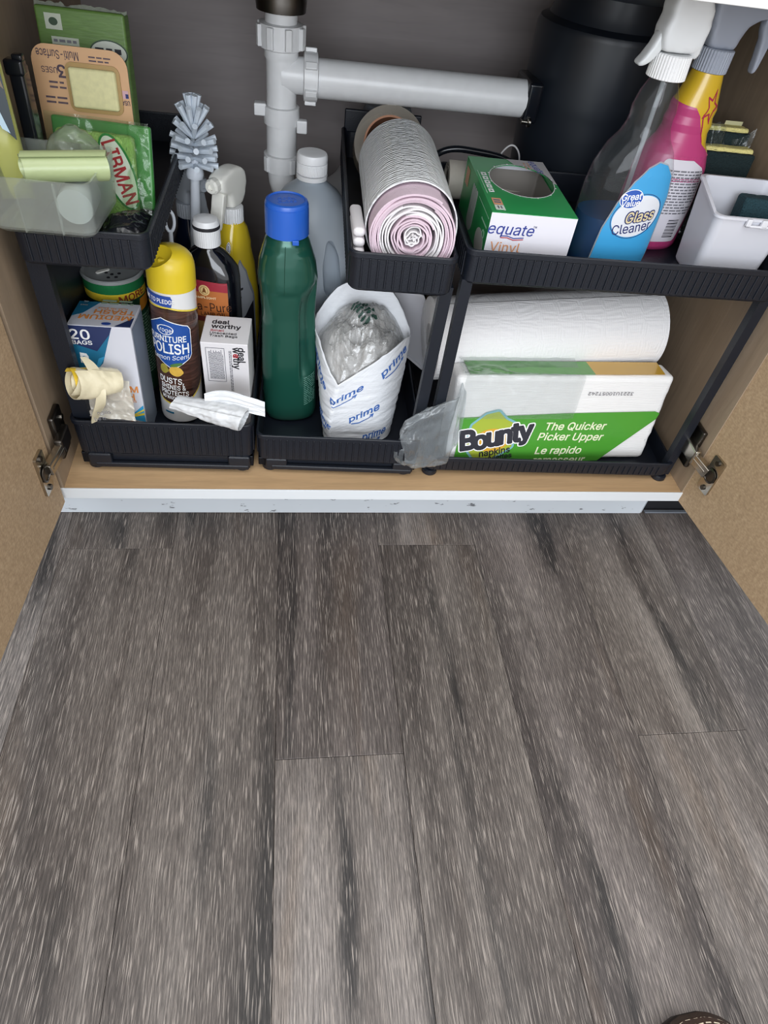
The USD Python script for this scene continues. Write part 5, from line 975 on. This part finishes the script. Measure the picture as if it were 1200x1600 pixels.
ts = thing('teal_sponge', 'dark teal scouring sponge standing inside the white bin', 'sponge', xf((.842, .096, RU + .006), rz=-6, rx=-6))
sp_ = RB(-.022, .022, -.012, .012, 0, .082, .004, 2).subdivide_to_size(.008); v = np.array(sp_.vertices); sp_.vertices = v + .0012 * (meshkit.noise(v * 350, 9)[:, None] - .5)
scrub = P('scrub_teal', '#1c3a42', .9, .9, 500, vary=.25); part(ts, 'scrub_pad', sp_, scrub, 60)
scrubd = P('scrub_dark', '#16282a', .9, .9, 500, vary=.25); sy = P('sponge_yellow', '#efe394', .85, .8, 400, vary=.1)
for i, (y, lab_) in enumerate(((.186, 'nearer of two yellow dish sponges with dark scrub face behind white bin'), (.214, 'farther of two yellow dish sponges behind the white bin'))):
    s = thing('dish_sponge', lab_, 'sponge', xf((.8325, y, RU), rz=-2, rx=-3), 'wrapped dish sponges')
    for nm, y0, y1, mt, sd in (('scrub_face', -.012, -.004, scrubd, 3), ('foam', -.0042, .013, sy, 4)):
        q = RB(-.0325, .0325, y0, y1, 0, .112 + i * .015 - (.004 if nm == 'scrub_face' else 0), .0028, 2).subdivide_to_size(.008); v = np.array(q.vertices); q.vertices = v + .001 * (meshkit.noise(v * 320, sd)[:, None] - .5); part(s, nm, q, mt, 60)
sw = thing('sponge_wrapper', 'torn clear wrapper rising around the two dish sponges', 'wrapper')
def swr(u, v):
    p = np.stack([.800 + .064 * u, .168 + .010 * v - .004 * np.sin(u * 8) + .03 * v, .430 + .112 * v + .010 * np.sin(u * 7) * v], -1); k = crease(np.stack([u * 3, v * 3, 0 * u], -1), 1.8, 4); p[..., 1] -= .006 * k * v; p[..., 2] += .004 * k * v; return p
part(sw, 'film', sheet(swr, 50, 40, .0002), film('wrapper_film', '#f6f8f7', .03, .10, '#c9d2d0', ior=1.28, bump=.25, bscale=90), 50)
part(sw, 'white_tab', B(.801, .815, .224, .2245, .505, .536), P('tab_white', '#aeb4b4', .5), smooth=False); part(sw, 'cream_tab', B(.838, .862, .232, .2325, .51, .548), P('tab_cream', '#c6c39a', .5), smooth=False)

# rolled liner and hose at the back
rl = thing('liner_roll', 'beige roll of shelf liner lying behind the glove box', 'roll', xf((.4985, .2575, .4425), rz=-1.2))
part(rl, 'roll', sheet(lambda u, v: np.stack([v * .100, (.0235 - .010 * u) * np.cos(u * 16 + 1.5), (.0235 - .010 * u) * np.sin(u * 16 + 1.5)], -1), 130, 8, .0008), P('liner_beige', '#b8b1a6', .6, .2, 60, vary=.05), 60)
part(rl, 'core', tube([(.002, 0, 0), (.098, 0, 0)], .0125, 24), P('liner_core', '#8f887e', .7))
hs = thing('black_hose', 'black rubber hose arching over the beige liner roll', 'hose')
part(hs, 'hose', tube(spline([(.476, .285, .424), (.484, .283, .462), (.500, .281, .4715), (.535, .280, .4725), (.570, .281, .4680), (.598, .283, .455), (.606, .284, .430)], 40), .0042, 14), blackg); part(hs, 'end_fitting', tube([(.606, .284, .424), (.607, .284, .436)], .0062, 14), dsteel)
wi = thing('white_wire', 'thin white wire loop beside the garbage disposal', 'wire')
part(wi, 'wire', tube(spline([(.572, .290, .458), (.578, .289, .474), (.588, .289, .481), (.598, .289, .474), (.603, .290, .455), (.604, .290, .43)], 30), .0012, 8), P('wire_white', '#b4b4b4', .5)); part(wi, 'wire_end', tube([(.5715, .290, .4585), (.5705, .290, .455)], .0016, 8), P('wire_tip', '#77777a', .5))

# ================================================================ SHOE
sh = thing('shoe', 'dark brown leather shoe with cream stitching at the bottom edge', 'shoe', xf((.668, -.603, 0), rz=4))
def shoe_outline(g=0, n=64):
    top_ = [(0, 0), (.022, -.003), (.040, -.016), (.049, -.045), (.049, -.09), (.040, -.15), (.036, -.20), (.036, -.245), (.022, -.277), (0, -.283), (-.022, -.277), (-.035, -.245), (-.036, -.20), (-.038, -.15), (-.046, -.09), (-.045, -.045), (-.036, -.016), (-.020, -.003), (0, 0)]
    o = spline([(x, y, 0) for x, y in top_], n + 1)[:-1, :2]; q = Polygon(o).buffer(-g) if g else None
    if q is None: return o
    ce = o.mean(0); k = o - np.array([0, -.13]); l = np.linalg.norm(k, axis=1)[:, None]; return o - k / l * g
leather = P('shoe_leather', '#47352d', .42, .3, 300, vary=.12); sole = P('shoe_sole', '#211a17', .6); welt = P('shoe_welt', '#33261f', .5, .2, 200); thread = P('stitch_cream', '#d8cbb4', .6)
part(sh, 'sole', loft([at(shoe_outline(.004), 0), at(shoe_outline(0), .004), at(shoe_outline(0), .016), at(shoe_outline(.002), .018)]), sole, 40)
def vamp_z(o, t):
    y = o[:, 1]; return .018 + t * np.interp(-y, [0, .03, .08, .13, .2, .283], [.022, .034, .052, .075, .078, .082])
part(sh, 'upper', loft([at(shoe_outline(.003), .0175)] + [np.c_[shoe_outline(.004 + .016 * t ** 2.2), vamp_z(shoe_outline(.004), t)] for t in np.linspace(.05, 1, 9)]), leather, 60)
part(sh, 'welt', loft([np.c_[shoe_outline(.0015), np.full(64, .018)], np.c_[shoe_outline(.001), np.full(64, .021)], np.c_[shoe_outline(.007), np.full(64, .0245)], np.c_[shoe_outline(.010), np.full(64, .02)]], False, False), welt, 60)
def stitches(g, t):
    o = shoe_outline(g, 240); z = vamp_z(shoe_outline(.004, 240), t) + .0007; st = []
    for k in range(0, 240, 3):
        if o[k, 1] < -.13: continue
        a_, b_ = np.r_[o[k], z[k]], np.r_[o[(k + 2) % 240], z[(k + 2) % 240]]; b_ = a_ + (b_ - a_) * .8; st.append(hull((*a_, .0007), (*b_, .0007)))
    return cat_(st)
part(sh, 'stitching', stitches(.0062, .30), thread, 40, label='cream stitching'); part(sh, 'stitching', stitches(.0105, .62), thread, 40, label='cream stitching')
